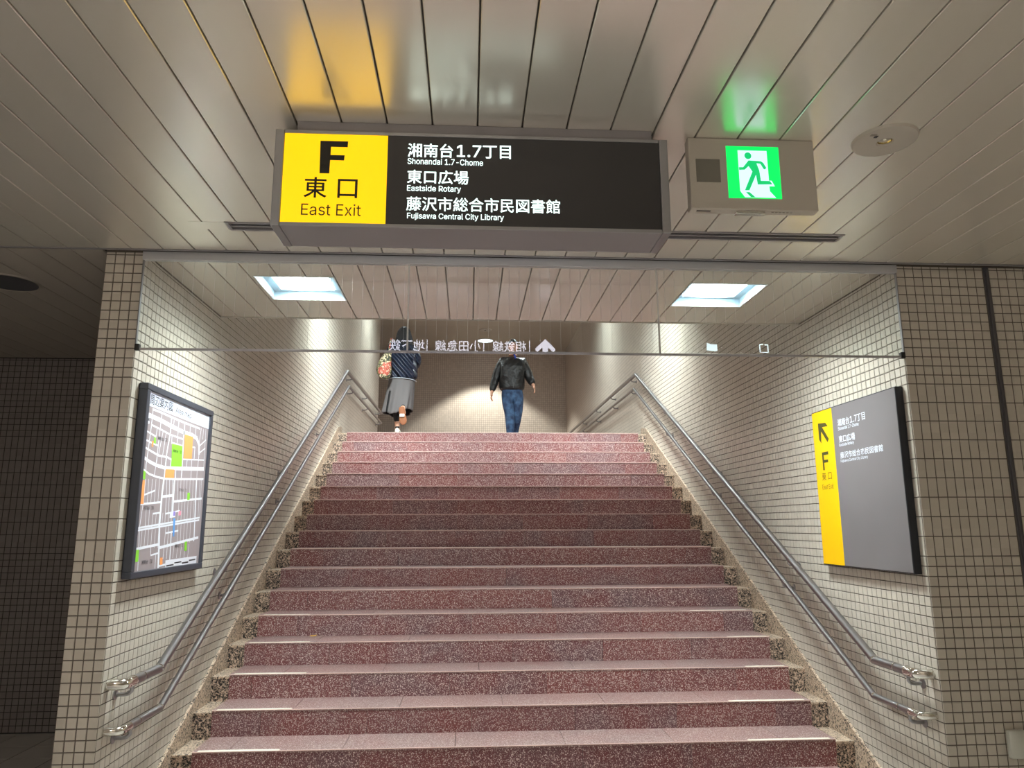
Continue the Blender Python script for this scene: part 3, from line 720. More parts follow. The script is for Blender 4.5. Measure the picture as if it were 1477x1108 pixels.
ROADS = [[0.03,[3.909,2.173],[4.062,2.166],[4.202,2.154],[4.408,2.141],[4.525,2.142],[4.603,2.132],[4.65,2.097],[4.662,2.042]],[0.014,[3.946,2.21],[4.065,2.209],[4.204,2.204],[4.396,2.199],[4.644,2.197]],[0.012,[3.877,2.089],[4.011,2.072]],[0.012,[3.953,2.126],[4.06,2.118],[4.2,2.105],[4.389,2.101]],[0.012,[3.876,2.042],[3.996,2.031],[4.05,2.027]],[0.014,[3.873,2.004],[3.936,1.994],[4.067,1.975],[4.189,1.976],[4.242,1.968]],[0.014,[3.876,1.955],[3.96,1.936],[4.054,1.924],[4.164,1.919],[4.264,1.925],[4.76,1.959]],[0.014,[3.878,1.948],[3.961,1.929],[4.056,1.917],[4.166,1.911],[4.266,1.916],[4.762,1.948]],[0.014,[3.876,1.891],[3.974,1.868],[4.068,1.859],[4.177,1.856],[4.33,1.863],[4.767,1.89]],[0.01,[3.949,2.211],[3.945,2.108],[3.933,1.981],[3.925,1.914],[3.929,1.881]],[0.008,[4.065,2.209],[4.059,2.123],[4.047,1.929],[4.037,1.865]],[0.016,[4.198,2.203],[4.198,2.115],[4.173,1.995],[4.169,1.924],[4.166,1.823]],[0.014,[4.396,2.199],[4.395,2.102],[4.41,1.937],[4.411,1.868]],[0.007,[4.02,2.113],[4.014,2.058]],[0.007,[4.099,2.108],[4.067,1.975]],[0.007,[4.142,2.108],[4.121,1.975]],[0.007,[4.054,2.033],[4.052,1.934]],[0.008,[4.238,2.199],[4.233,2.161]],[0.008,[4.306,2.198],[4.307,2.065]],[0.008,[4.484,2.192],[4.487,2.143]],[0.008,[4.577,2.194],[4.577,2.146]],[0.008,[4.667,2.202],[4.648,2.103]],[0.007,[4.707,2.202],[4.705,2.138]],[0.007,[4.747,2.207],[4.761,1.953]],[0.01,[4.652,2.086],[4.762,2.139]],[0.01,[4.654,2.041],[4.76,2.086]],[0.01,[4.662,2.042],[4.658,1.951]],[0.01,[4.235,2.063],[4.39,2.061]],[0.01,[4.407,1.984],[4.757,2.01]],[0.01,[4.548,2.07],[4.585,2.073],[4.587,1.995]],[0.008,[4.478,1.986],[4.473,1.94]],[0.008,[4.55,1.992],[4.56,1.877]],[0.008,[4.65,1.95],[4.657,1.883]],[0.012,[4.319,1.917],[4.324,1.863]],[0.008,[4.11,1.969],[4.113,1.929]],[0.008,[4.177,1.975],[4.175,1.924]],[0.01,[4.242,1.968],[4.237,1.929]],[0.008,[4.226,2.103],[4.229,2.057]],[0.026,[4.166,1.852],[4.158,1.767],[4.16,1.604],[4.178,1.49],[4.191,1.371]],[0.024,[4.314,1.861],[4.319,1.741],[4.324,1.686]],[0.022,[4.654,1.882],[4.666,1.752],[4.688,1.534],[4.685,1.511]],[0.014,[3.875,1.707],[4.16,1.727]],[0.012,[3.938,1.758],[4.064,1.786]],[0.018,[4.166,1.757],[4.312,1.77]],[0.016,[4.334,1.736],[4.763,1.768]],[0.013,[3.872,1.587],[4.755,1.649]],[0.013,[3.869,1.575],[4.75,1.634]],[0.018,[3.872,1.482],[4.176,1.5]],[0.02,[4.193,1.482],[4.756,1.527]],[0.012,[4.066,1.663],[4.153,1.67]],[0.012,[4.226,1.665],[4.424,1.685]],[0.012,[4.255,1.559],[4.427,1.571]],[0.012,[4.082,1.445],[4.18,1.454]],[0.014,[4.195,1.384],[4.285,1.387]],[0.014,[4.331,1.556],[4.341,1.41]],[0.008,[4.072,1.493],[4.08,1.445]],[0.008,[4.144,1.445],[4.15,1.368]],[0.008,[3.933,1.838],[3.936,1.713]],[0.008,[3.882,1.707],[3.872,1.59]],[0.008,[3.931,1.708],[3.916,1.59],[3.941,1.366]],[0.01,[3.875,1.575],[3.872,1.482],[3.879,1.374]],[0.006,[3.973,1.841],[3.981,1.72]],[0.006,[4.018,1.843],[4.024,1.721]],[0.006,[4.063,1.846],[4.068,1.722]],[0.006,[4.109,1.849],[4.113,1.723]],[0.006,[3.975,1.694],[3.981,1.594]],[0.006,[4.015,1.695],[4.021,1.594]],[0.006,[4.063,1.666],[4.062,1.594]],[0.006,[4.105,1.666],[4.104,1.594]],[0.006,[4.148,1.667],[4.147,1.594]],[0.006,[4.192,1.668],[4.191,1.594]],[0.006,[3.949,1.58],[3.949,1.489]],[0.006,[3.989,1.579],[3.99,1.488]],[0.006,[4.029,1.579],[4.031,1.487]],[0.006,[4.07,1.579],[4.073,1.485]],[0.006,[4.113,1.579],[4.117,1.484]],[0.006,[4.156,1.578],[4.161,1.483]],[0.007,[4.205,1.855],[4.218,1.764]],[0.007,[4.219,1.759],[4.229,1.62]],[0.007,[4.245,1.857],[4.258,1.766]],[0.007,[4.259,1.76],[4.272,1.62]],[0.007,[4.286,1.86],[4.299,1.767]],[0.007,[4.3,1.762],[4.315,1.621]],[0.006,[4.364,1.864],[4.378,1.742]],[0.006,[4.405,1.741],[4.412,1.627]],[0.006,[4.408,1.867],[4.423,1.744]],[0.006,[4.45,1.742],[4.457,1.627]],[0.006,[4.454,1.87],[4.469,1.745]],[0.006,[4.497,1.743],[4.504,1.627]],[0.006,[4.501,1.873],[4.516,1.747]],[0.006,[4.544,1.745],[4.551,1.627]],[0.006,[4.549,1.876],[4.564,1.749]],[0.006,[4.593,1.747],[4.599,1.628]],[0.006,[4.598,1.879],[4.613,1.75]],[0.006,[4.642,1.748],[4.649,1.628]],[0.006,[4.417,1.616],[4.426,1.505]],[0.006,[4.386,1.495],[4.381,1.419]],[0.006,[4.464,1.616],[4.473,1.504]],[0.006,[4.44,1.494],[4.435,1.417]],[0.006,[4.512,1.616],[4.521,1.503]],[0.006,[4.497,1.492],[4.491,1.415]],[0.006,[4.561,1.616],[4.57,1.502]],[0.006,[4.554,1.491],[4.548,1.412]],[0.006,[4.611,1.616],[4.62,1.501]],[0.006,[4.613,1.489],[4.607,1.41]],[0.006,[4.712,1.886],[4.729,1.652]],[0.007,[4.248,1.594],[4.245,1.42]],[0.006,[4.739,1.887],[4.756,1.652]],[0.007,[4.288,1.594],[4.292,1.418]]]
BLOCKS = [["g",[[4.236,2.058],[4.39,2.061],[4.405,1.94],[4.25,1.93]]],["o",[[4.41,2.133],[4.542,2.133],[4.548,1.999],[4.42,1.989]]],["o",[[4.178,1.909],[4.299,1.916],[4.303,1.867],[4.176,1.861]]],["g",[[3.888,1.885],[3.928,1.876],[3.931,1.836],[3.89,1.841]]],["o",[[3.876,1.832],[3.93,1.833],[3.936,1.711],[3.874,1.709]]],["g",[[3.994,2.068],[4.015,2.065],[4.019,2.031],[3.993,2.036]]],["o",[[3.97,2.045],[3.991,2.043],[3.989,2.011],[3.971,2.014]]],["g",[[4.524,1.793],[4.563,1.796],[4.566,1.753],[4.527,1.75]]],["g",[[4.542,1.505],[4.578,1.507],[4.584,1.453],[4.546,1.452]]],["g",[[3.895,1.479],[3.934,1.48],[3.936,1.419],[3.894,1.419]]],["o",[[4.205,1.427],[4.239,1.428],[4.245,1.389],[4.209,1.389]]],["p",[[4.41,1.682],[4.449,1.686],[4.451,1.66],[4.413,1.657]]],["b",[[4.341,1.64],[4.371,1.642],[4.376,1.539],[4.355,1.539]]],["w",[[4.285,1.674],[4.367,1.681],[4.367,1.648],[4.287,1.642]]],["w",[[4.28,1.41],[4.755,1.415],[4.757,1.371],[4.283,1.366]]],["k",[[4.297,1.383],[4.399,1.385],[4.401,1.377],[4.298,1.375]]],["k",[[4.408,1.393],[4.512,1.395],[4.513,1.388],[4.409,1.386]]],["k",[[4.522,1.387],[4.621,1.389],[4.623,1.38],[4.524,1.379]]],["k",[[4.63,1.397],[4.734,1.399],[4.736,1.391],[4.632,1.389]]],["w",[[3.872,2.165],[3.915,2.169],[3.919,2.128],[3.881,2.123]]],["n",[[3.88,2.145],[3.912,2.16],[3.916,2.142]]]]
W_ = mat_print('map_white', srgb(236, 238, 246))
rd = MB()
for ri, r in enumerate(ROADS):
    wd = r[0]*.8; pts = [Vector((cl(p[0]), cz(p[1]))) for p in r[1:]]
    for qi, (a, b) in enumerate(zip(pts[:-1], pts[1:])):
        if (b-a).length < 1e-4: continue
        dd = (b-a).normalized(); nn = Vector((-dd.y, dd.x))*wd/2; a2 = a-dd*wd*.3; b2 = b+dd*wd*.3
        rd.poly([(cl(q.x), cz(q.y)) for q in (a2-nn, b2-nn, b2+nn, a2+nn)], mp(.0002+(ri % 12)*.00003+(qi % 2)*.000015))
rd.build('street_network', W_, mb_)
BC = {'g': ('park_block', srgb(140, 214, 62)), 'o': ('public_block', srgb(248, 164, 96)), 'p': ('public_block', srgb(226, 150, 170)), 'b': ('station_mark', srgb(96, 160, 226)), 'w': ('map_key', srgb(232, 232, 240)), 'k': ('scale_bar', srgb(40, 38, 42)), 'n': ('north_arrow', srgb(90, 90, 98))}
bm_ = {}
for i, (k, pts) in enumerate(BLOCKS):
    if k not in bm_: bm_[k] = mat_print('map_'+k, BC[k][1])
    flat([(cl(a), cz(b)) for a, b in pts], mp(.0007+.00002*(i % 5) if k not in 'kn' else .0011), bm_[k], mb_, BC[k][0])
flat([(Y0m+fw, 2.222), (Y1m-fw, 2.213), (Y1m-fw, Z1m-.033), (Y0m+fw, Z1m-.033)], mp(.0008), mat_print('map_header', srgb(222, 228, 244)), mb_, 'title_band')
INK = mat('map_ink', srgb(48, 46, 52), .5)
lettering('周辺案内図', 3.903, 4.200, 2.233, 2.288, mp(.0012), INK, mb_, bold=.010)
lettering('Area map', 4.243, 4.486, 2.229, 2.270, mp(.0012), INK, mb_, k='sans', bold=.008)
for (a0, a1, b0, b1) in ((4.037, 4.162, 2.058, 2.078), (4.389, 4.505, 1.796, 1.815), (3.940, 4.062, 1.683, 1.702), (3.972, 4.105, 1.404, 1.424), (4.395, 4.512, 1.476, 1.496), (4.252, 4.376, 2.012, 2.030)):
    lettering('湘南台', a0, a0+(a1-a0)*.62, b0, b1, mp(.0014), INK, mb_, name='district_name')
    lettering('丁目', a0+(a1-a0)*.76, a1, b0, b1, mp(.0014), INK, mb_, name='district_name')
rwm = MB()                                     # railway dashes
for i in range(46):
    f1 = i/46; a = (cl(3.92+(4.79-3.92)*f1), 1.60+(1.597-1.60)*f1)
SP = {'a': [(4.33, 1.66), (4.36, 1.66), (4.36, 1.685), (4.33, 1.685)]}
flat([(4.335, 1.655), (4.362, 1.655), (4.362, 1.680), (4.335, 1.680)], mp(.0012), mat_print('map_violet', srgb(150, 130, 214)), mb_, 'station_mark')

# ------------------------------------------------------------------ direction board on the right wall
rb = thing('direction_board', 'grey direction board with yellow F strip and arrow on the right tiled wall', 'sign board', (0, 0, 0))
RF = XR-.045; ya, yb_, za, zb_ = 3.803, 4.797, 1.337, 2.340
MB().box(RF+.0015, XR-.0006, ya, yb_, za, zb_, .002).build('board_body', M['board_black'], rb)
GREYF = mat('board_grey', srgb(132, 128, 130), .33)
n_ = NT(GREYF); gg = n_.n('NewGeometry'); nz = n_.n('TexNoise'); nz.inputs['Scale'].default_value = 2.2; n_.l(gg.outputs['Position'], nz.inputs['Vector']); n_.l(n_.mix(nz.outputs['Fac'], srgb(128, 124, 126), srgb(112, 107, 108)), n_.b.inputs['Base Color'])
MB().box(RF, RF+.0015, ya+.006, 4.519, za+.006, zb_-.006).build('grey_face', GREYF, rb)
MB().box(RF, RF+.0015, 4.5195, yb_-.006, za+.006, zb_-.006).build('yellow_face', mat('board_yellow', srgb(252, 196, 0), .4), rb)
rq = lambda a, b: (RF-.0006, -a, b)
WP = mat('board_white_print', srgb(232, 238, 250), .4); GP = mat('board_dark_print', srgb(70, 68, 28), .5)
lettering('湘南台', -4.4525, -4.312, 2.204, 2.248, rq, WP, rb, bold=.010)
lettering('1.7', -4.300, -4.222, 2.207, 2.246, rq, WP, rb, k='sans', bold=.010)
lettering('丁目', -4.220, -4.130, 2.204, 2.248, rq, WP, rb, bold=.010)
lettering('Shonandai 1.7-Chome', -4.454, -4.207, 2.178, 2.199, rq, WP, rb, k='sans', bold=.006)
lettering('東口広場', -4.4535, -4.262, 2.100, 2.143, rq, WP, rb, bold=.010)
lettering('Eastside Rotary', -4.456, -4.279, 2.072, 2.095, rq, WP, rb, k='sans', bold=.006)
lettering('藤沢市総合市民図書館', -4.454, -3.975, 2.000, 2.040, rq, WP, rb, bold=.006)
lettering('Fujisawa Central City Library', -4.455, -4.138, 1.972, 1.994, rq, WP, rb, k='sans', bold=.006)
flat([(-4.714, 2.258), (-4.612, 2.250), (-4.583, 2.224), (-4.661, 2.227), (-4.583, 2.141), (-4.602, 2.120), (-4.678, 2.200), (-4.688, 2.122), (-4.714, 2.150)], rq, GP, rb, 'arrow')
flat([(-4.692, 1.944), (-4.671, 1.944), (-4.671, 1.992), (-4.616, 1.992), (-4.616, 2.010), (-4.671, 2.010), (-4.671, 2.042), (-4.606, 2.042), (-4.606, 2.062), (-4.692, 2.062)], rq, GP, rb, 'letter_f')
lettering('東', -4.716, -4.661, 1.878, 1.929, rq, GP, rb)
lettering('口', -4.634, -4.586, 1.880, 1.926, rq, GP, rb)
lettering('East Exit', -4.722, -4.575, 1.820, 1.852, rq, GP, rb, k='sans')

# ------------------------------------------------------------------ handrails
def handrail(X, sgn, zb0, r, knee, top, zl, yend, brackets, label):
    """sgn +1 on the left wall. knee=(y,z) lower bend, top=(y,z) upper bend"""
    wall = X; off = .078; x = X+sgn*off
    t = thing('handrail', label, 'handrail', (0, 0, 0))
    MB().tube([(x, 4.00, zb0), (x, knee[0], knee[1]), (x, top[0], top[1]), (x, yend, zl)], r, 18).build('rail', M['steel'], t, True)
    ext = MB().tube([(x, 3.855, zb0), (x, 4.00, zb0)], r*.985, 18, False).build('rail_extension', M['steel'], t, True)
    # chrome return to the wall
    pts = [(x, 3.90, zb0)]
    for i in range(7):
        a = i/6*math.pi/2; pts.append((x-sgn*.045*(1-math.cos(a)), 3.855-.045*math.sin(a), zb0))
    pts.append((wall+sgn*.004, 3.81, zb0))
    MB().tube(pts, r*1.08, 18).build('end_return', M['chrome'], t, True)
    for p, q in (((x, 4.0-.002, zb0), (x, 4.0+.003, zb0)), ((x, 3.90, zb0), (x, 3.906, zb0))):
        MB().tube([p, q], r*1.12, 18).build('joint_ring', M['chrome'], t, True)
    d1 = Vector((0, top[0]-knee[0], top[1]-knee[1])).normalized(); k0 = Vector((x, knee[0], knee[1]))
    MB().tube([tuple(k0-d1*.001), tuple(k0+d1*.006)], r*1.08, 18).build('joint_ring', M['chrome'], t, True)
    # far end returns to the wall as well
    if yend < 14:
        MB().tube([(x, yend, zl), (x, yend+.02, zl), (x-sgn*.03, yend+.05, zl), (x-sgn*.10, yend+.05, zl)], r*1.05, 14).build('end_return', M['chrome'], t, True)
    for y in brackets:
        if y < knee[0]: z = zb0
        elif y < top[0]: z = knee[1]+(y-knee[0])*(top[1]-knee[1])/(top[0]-knee[0])
        else: z = zl
        b = MB().tube([(x, y, z-r*.9), (x, y, z-r-.022), (x-sgn*.012, y, z-r-.034), (x-sgn*.035, y, z-r-.038), (wall+sgn*.006, y, z-r-.038)], .0095, 10)
        bo = b.build('bracket', M['steel'], t, True)
        MB().lathe([(.001, sgn*.009), (.018, sgn*.008), (.026, sgn*.004), (.026, sgn*.0005)], (wall, y, z-r-.038), axis='X', seg=20).build('wall_rosette', M['steel'], bo, True)
        MB().box(x-.008, x+.008, y-.03, y+.03, z-r-.004, z-r+.003, .001).build('saddle', M['steel'], bo)
    return t
handrail(XL, 1, .850, .0245, (4.212, .850), (9.74, 3.640), 3.660, 13.62, [3.90, 5.21, 6.74, 8.37, 10.11, 11.67, 13.33], 'upper steel handrail on the left tiled wall')
handrail(XL, 1, .640, .0185, (4.270, .640), (9.91, 3.466), 3.480, 13.66, [3.92, 5.35, 6.72, 8.31, 10.23, 11.73, 13.45], 'lower thinner steel handrail on the left tiled wall')
handrail(XR, -1, .840, .0245, (4.210, .840), (9.78, 3.640), 3.660, 17.1, [3.90, 5.26, 6.77, 8.39, 10.07, 11.55, 12.91, 14.5, 16.2], 'upper steel handrail on the right tiled wall')
handrail(XR, -1, .640, .0185, (4.250, .640), (9.91, 3.460), 3.480, 17.0, [3.92, 5.37, 6.82, 8.33, 10.06, 11.4, 12.94, 14.5, 16.2], 'lower thinner steel handrail on the right tiled wall')

# ------------------------------------------------------------------ people
def skinned(name, joints, edges, m, parent, sub=2, root=None, post=None):
    """joints: name -> (x, y, z, rx[, ry]); grown with a skin modifier and frozen to a mesh"""
    names = list(joints); idx = {n: i for i, n in enumerate(names)}
    me = bpy.data.meshes.new('tmp'); me.from_pydata([joints[n][:3] for n in names], [(idx[a], idx[b]) for a, b in edges], [])
    o = bpy.data.objects.new('tmp', me); COL.objects.link(o)
    md = o.modifiers.new('s', 'SKIN'); md.use_smooth_shade = True
    sd_ = me.skin_vertices[0].data
    for n in names:
        j_ = joints[n]; sd_[idx[n]].radius = (j_[3], j_[4] if len(j_) > 4 else j_[3]); sd_[idx[n]].use_root = (n == (root or names[0])) or n.startswith('root')
    o.modifiers.new('b', 'SUBSURF').levels = sub
    dg = bpy.context.evaluated_depsgraph_get(); dg.update()
    r = bpy.data.meshes.new_from_object(o.evaluated_get(dg)); bpy.data.objects.remove(o)
    if post:
        for v in r.vertices: v.co = post(v.co.copy())
    r.materials.clear(); r.materials.append(m)
    for p in r.polygons: p.use_smooth = True
    return link(name, r, parent)
def join_into(o, V, F):
    bm = bmesh.new(); bm.from_mesh(o.data); vs = [bm.verts.new(v) for v in V]
    for f in F:
        try: q = bm.faces.new([vs[i] for i in f]); q.smooth = True
        except ValueError: pass
    bm.to_mesh(o.data); bm.free()
def head_geo(c, face, scale=1.0, pitch=0):
    """head with brow, nose, mouth, chin and ears; face = +1 looks along +Y, -1 along -Y"""
    V = []; F = []; N, K = 24, 18
    for i in range(K+1):
        th = math.pi*i/K; z = math.cos(th)
        for j in range(N):
            ph = 2*math.pi*j/N; x = math.sin(th)*math.cos(ph); y = math.sin(th)*math.sin(ph)
            rx, ry, rz = .076, .096, .118
            jaw = 1-.30*max(0, -z-.1) if y > -.2 else 1-.12*max(0, -z)
            X, Yv, Z = x*rx*jaw, y*ry*(1-.10*max(0, -z)), z*rz
            fr = max(0, y)**3
            Yv += fr*(.022*math.exp(-((z+.18)/.14)**2)*math.exp(-(x/.20)**2))        # nose
            Yv -= fr*.010*math.exp(-((z-.06)/.10)**2)*math.exp(-((abs(x)-.38)/.18)**2)  # eye sockets
            Yv += fr*.006*math.exp(-((z+.48)/.07)**2)*math.exp(-(x/.3)**2)            # lips
            Yv += fr*.008*math.exp(-((z+.80)/.12)**2)                                  # chin
            V.append((X, Yv, Z))
    for i in range(K):
        for j in range(N): q = (j+1) % N; F.append((i*N+j, (i+1)*N+j, (i+1)*N+q, i*N+q))
    for s in (-1, 1):                                                                 # ears
        n = len(V)
        for i in range(7):
            for j in range(8):
                th = math.pi*i/6; ph = 2*math.pi*j/8
                V.append((s*(.075+.009*math.sin(th)*math.cos(ph)), -.008+.018*math.sin(th)*math.sin(ph), .0+.032*math.cos(th)))
        for i in range(6):
            for j in range(8): q = (j+1) % 8; F.append((n+i*8+j, n+(i+1)*8+j, n+(i+1)*8+q, n+i*8+q))
    rot = Matrix.Rotation(pitch, 3, 'X')
    out = [rot @ Vector(v) for v in V]
    out = [Vector((v.x*scale+c[0], (v.y*face)*scale+c[1], v.z*scale+c[2])) for v in out]
    return out, F
def hand(J, E, tag_, wrist, d, side, palmdir, curl=.5):
    """adds palm and five finger chains to a skeleton. d: direction of the fingers, side: direction of the thumb"""
    d = Vector(d).normalized(); side = Vector(side).normalized(); inward = Vector(palmdir).normalized(); w_ = Vector(wrist)
    P = w_+d*.045; J[tag_+'palm'] = (*P, .026, .018); J[tag_+'palm2'] = (*(w_+d*.082), .028, .014); E += [(tag_+'w', tag_+'palm'), (tag_+'palm', tag_+'palm2')]
    for i, (o_, L) in enumerate(((.026, .070), (.009, .078), (-.009, .073), (-.026, .058))):
        b0 = w_+d*.075+side*o_; nm = 'root%sf%d' % (tag_, i); J[nm+'a'] = (*b0, .0088)
        q = b0; dirn = d.copy()
        for s_, fr_ in enumerate((.42, .32, .26)):
            dirn = (dirn+inward*curl*(.35+.35*s_)).normalized(); q = q+dirn*L*fr_
            J['%s%d_%s' % (tag_, i, 'bcd'[s_])] = (*q, .0085-.0009*s_)
            E.append((nm+'a' if s_ == 0 else '%s%d_%s' % (tag_, i, 'bcd'[s_-1]), '%s%d_%s' % (tag_, i, 'bcd'[s_])))
    b0 = w_+d*.03+side*.024; nm = 'root%sth' % tag_; J[nm] = (*b0, .011); q = b0; dirn = (d*.7+side*.8).normalized()
    for s_, L in enumerate((.034, .028)):
        q = q+dirn*L; J['%sth%d' % (tag_, s_)] = (*q, .0098-.001*s_); E.append((nm if s_ == 0 else '%sth0' % tag_, '%sth%d' % (tag_, s_))); dirn = (dirn+d*.5+inward*.3).normalized()
SKIN = mat('skin', srgb(206, 158, 132), .5)
HAIR = mat('dark_hair', srgb(30, 26, 26), .5)
def shoe(parent, name, c, toe, m_up, m_sole, pitch=0, L=.27, up=(0, 0, 1)):
    """c: heel bottom; toe: direction"""
    t_ = Vector(toe).normalized(); u_ = Vector(up).normalized(); s_ = t_.cross(u_).normalized()
    def loft(prof, hs):
        V = []; F = []; n = 14
        for (f, w, cx) in prof:
            for i in range(n):
                a = 2*math.pi*i/n; hh = hs(f)
                V.append(Vector(c)+t_*(f*L)+s_*(math.cos(a)*w+cx)+u_*(hh[0]+(hh[1]-hh[0])*(.5+.5*math.sin(a))))
        for r_ in range(len(prof)-1):
            for i in range(n): q = (i+1) % n; F.append((r_*n+i, r_*n+q, (r_+1)*n+q, (r_+1)*n+i))
        F.append(tuple(reversed(range(n)))); F.append(tuple((len(prof)-1)*n+i for i in range(n))); return V, F
    prof = [(0, .018, 0), (.04, .030, 0), (.2, .036, 0), (.45, .036, 0), (.72, .046, 0), (.9, .038, 0), (1, .015, 0)]
    V, F = loft(prof, lambda f: (.018, .018+(.075-.035*min(1, f*1.25))*(1 if f < .9 else .7)))
    up_ = link(name, mesh(name, V, F, m_up, True), parent)
    V, F = loft([(a-.01 if a < .5 else a+.012, b+.004, c_) for a, b, c_ in prof], lambda f: (0, .026))
    link('sole', mesh('sole', V, F, m_sole, False), up_)
    return up_

# man walking towards the stairs ------------------------------------------------
man = thing('person', 'person in black leather jacket and blue jeans walking toward the stairs', 'person', (.68, 11.2, ZL-.004))
J = dict(pelvis=(-.02, 0, .92, .14, .10), waist=(-.02, 0, 1.06, .135, .10), chest=(-.01, 0, 1.25, .155, .105), collar=(0, .01, 1.385, .07, .06), neck=(.005, .0, 1.45, .052, .052), skull=(.005, -.005, 1.53, .055, .06),
         shL=(-.165, .01, 1.35, .058), elL=(-.262, .03, 1.08, .043), Lw=(-.330, -.04, .845, .027), shR=(.155, .01, 1.35, .058), elR=(.258, .03, 1.09, .043), Rw=(.318, -.05, .965, .027),
         hipL=(-.09, 0, .86, .085), knL=(-.055, -.07, .50, .055), anL=(-.035, -.09, .10, .038), toeL=(-.035, -.19, .045, .03), hipR=(.07, 0, .86, .085), knR=(.085, -.03, .50, .055), anR=(.025, .20, .17, .038), toeR=(.02, .14, .07, .028))
E_ = [('pelvis', 'waist'), ('waist', 'chest'), ('chest', 'collar'), ('collar', 'neck'), ('neck', 'skull'), ('chest', 'shL'), ('shL', 'elL'), ('elL', 'Lw'), ('chest', 'shR'), ('shR', 'elR'), ('elR', 'Rw'),
      ('pelvis', 'hipL'), ('hipL', 'knL'), ('knL', 'anL'), ('anL', 'toeL'), ('pelvis', 'hipR'), ('hipR', 'knR'), ('knR', 'anR'), ('anR', 'toeR')]
hand(J, E_, 'L', J['Lw'][:3], (-.12, -.05, -1), (.25, -1, 0), (.8, .1, -.2))
hand(J, E_, 'R', J['Rw'][:3], (.28, -.15, -1), (-.25, -1, 0), (-.8, .1, -.2))
b = skinned('body', J, E_, SKIN, man)
V, F = head_geo((.005, -.015, 1.575), -1, .98, R(-6)); join_into(b, V, F)
V, F = head_geo((.005, -.004, 1.586), -1, 1.07, R(-6))
def cap(V, F, keep, name, parent):
    K = [f for f in F[:24*18] if all(keep(V[i]) for i in f)]
    return link(name, mesh(name, V, K, HAIR, True), parent)
cap(V, F, lambda v: v.z > 1.545+(-.07 if v.y > .02 else .075 if v.y < -.05 else .01), 'hair', man)
eye_m = mat('eye_dark', srgb(24, 20, 20), .3)
for s in (-1, 1):
    MB().lathe([(.001, -.006), (.008, -.004), (.011, 0)], (.005+s*.029, -.094, 1.592), axis='Y', seg=12).build('eye', eye_m, man, True)
    MB().box(.005+s*.029-.014, .005+s*.029+.014, -.105, -.098, 1.610, 1.615, .001).build('eyebrow', HAIR, man)
MB().box(-.016, .026, -.110, -.104, 1.522, 1.527, .001).build('mouth', mat('lip', srgb(160, 96, 86), .5), man)
LEATHER = mat('black_leather', srgb(24, 25, 26), .42)
n_ = NT(LEATHER); nz = n_.n('TexNoise'); nz.inputs['Scale'].default_value = 9; nz.inputs['Detail'].default_value = 4; gg = n_.n('NewGeometry'); n_.l(gg.outputs['Position'], nz.inputs['Vector'])
bb = n_.n('Bump'); bb.inputs['Strength'].default_value = .6; bb.inputs['Distance'].default_value = .05; n_.l(nz.outputs['Fac'], bb.inputs['Height']); n_.l(bb.outputs[0], n_.b.inputs['Normal'])
JJ = dict(hem=(-.015, 0, .845, .185, .14), low=(-.015, 0, .92, .222, .165), waist=(-.015, 0, 1.06, .222, .16), chest=(-.005, 0, 1.23, .222, .155), top=(.0, .005, 1.345, .16, .115), collar=(.003, .01, 1.425, .068, .066),
          shL=(-.170, .01, 1.335, .092), mL=(-.228, .02, 1.20, .084), elL=(-.268, .03, 1.08, .074), fL=(-.305, -.01, .95, .064), cL=(-.330, -.04, .845, .050),
          shR=(.165, .01, 1.335, .092), mR=(.218, .02, 1.20, .084), elR=(.264, .03, 1.09, .076), fR=(.295, -.015, 1.02, .066), cR=(.316, -.046, .962, .050))
skinned('jacket', JJ, [('hem', 'low'), ('low', 'waist'), ('waist', 'chest'), ('chest', 'top'), ('top', 'collar'), ('chest', 'shL'), ('shL', 'mL'), ('mL', 'elL'), ('elL', 'fL'), ('fL', 'cL'), ('chest', 'shR'), ('shR', 'mR'), ('mR', 'elR'), ('elR', 'fR'), ('fR', 'cR')], LEATHER, man)
MB().tube([(.0, -.142, .90), (.004, -.150, 1.05), (.006, -.148, 1.22), (.008, -.108, 1.36)], .006, 8).build('zip', mat('zip_metal', srgb(90, 90, 92), .3, 1), man, True)
MB().tube([(.02, -.075, 1.445), (.035, -.11, 1.39), (.03, -.132, 1.33)], [.016, .013, .006], 10).build('blue_collar', mat('blue_shirt', srgb(30, 52, 150), .7), man, True)
DEN = mat('blue_denim', srgb(38, 58, 92), .85)
n_ = NT(DEN); nz = n_.n('TexNoise'); nz.inputs['Scale'].default_value = 12; nz.inputs['Detail'].default_value = 4; gg = n_.n('NewGeometry'); n_.l(gg.outputs['Position'], nz.inputs['Vector']); n_.l(n_.ramp(nz.outputs['Fac'], [(.35, srgb(28, 44, 74)), (.7, srgb(72, 104, 140))]), n_.b.inputs['Base Color'])
skinned('jeans', dict(belt=(-.015, 0, .99, .150, .115), seat=(-.015, 0, .90, .170, .125), hipL=(-.080, 0, .78, .118), tL=(-.070, -.04, .64, .104), knL=(-.052, -.07, .50, .086), sL=(-.045, -.085, .28, .074), aL=(-.035, -.09, .10, .066),
     hipR=(.068, 0, .78, .118), tR=(.070, -.02, .64, .102), knR=(.068, -.03, .50, .084), sR=(.045, .08, .33, .072), aR=(.027, .19, .19, .062)),
     [('belt', 'seat'), ('seat', 'hipL'), ('hipL', 'tL'), ('tL', 'knL'), ('knL', 'sL'), ('sL', 'aL'), ('seat', 'hipR'), ('hipR', 'tR'), ('tR', 'knR'), ('knR', 'sR'), ('sR', 'aR')], DEN, man)
SB_ = mat('dark_shoe', srgb(36, 34, 34), .5)
shoe(man, 'shoe', (-.035, -.02, .004), (0, -1, 0), SB_, SB_)
shoe(man, 'shoe', (.022, .285, .125), (0, -.86, -.5), SB_, SB_, up=(0, -.5, .86))

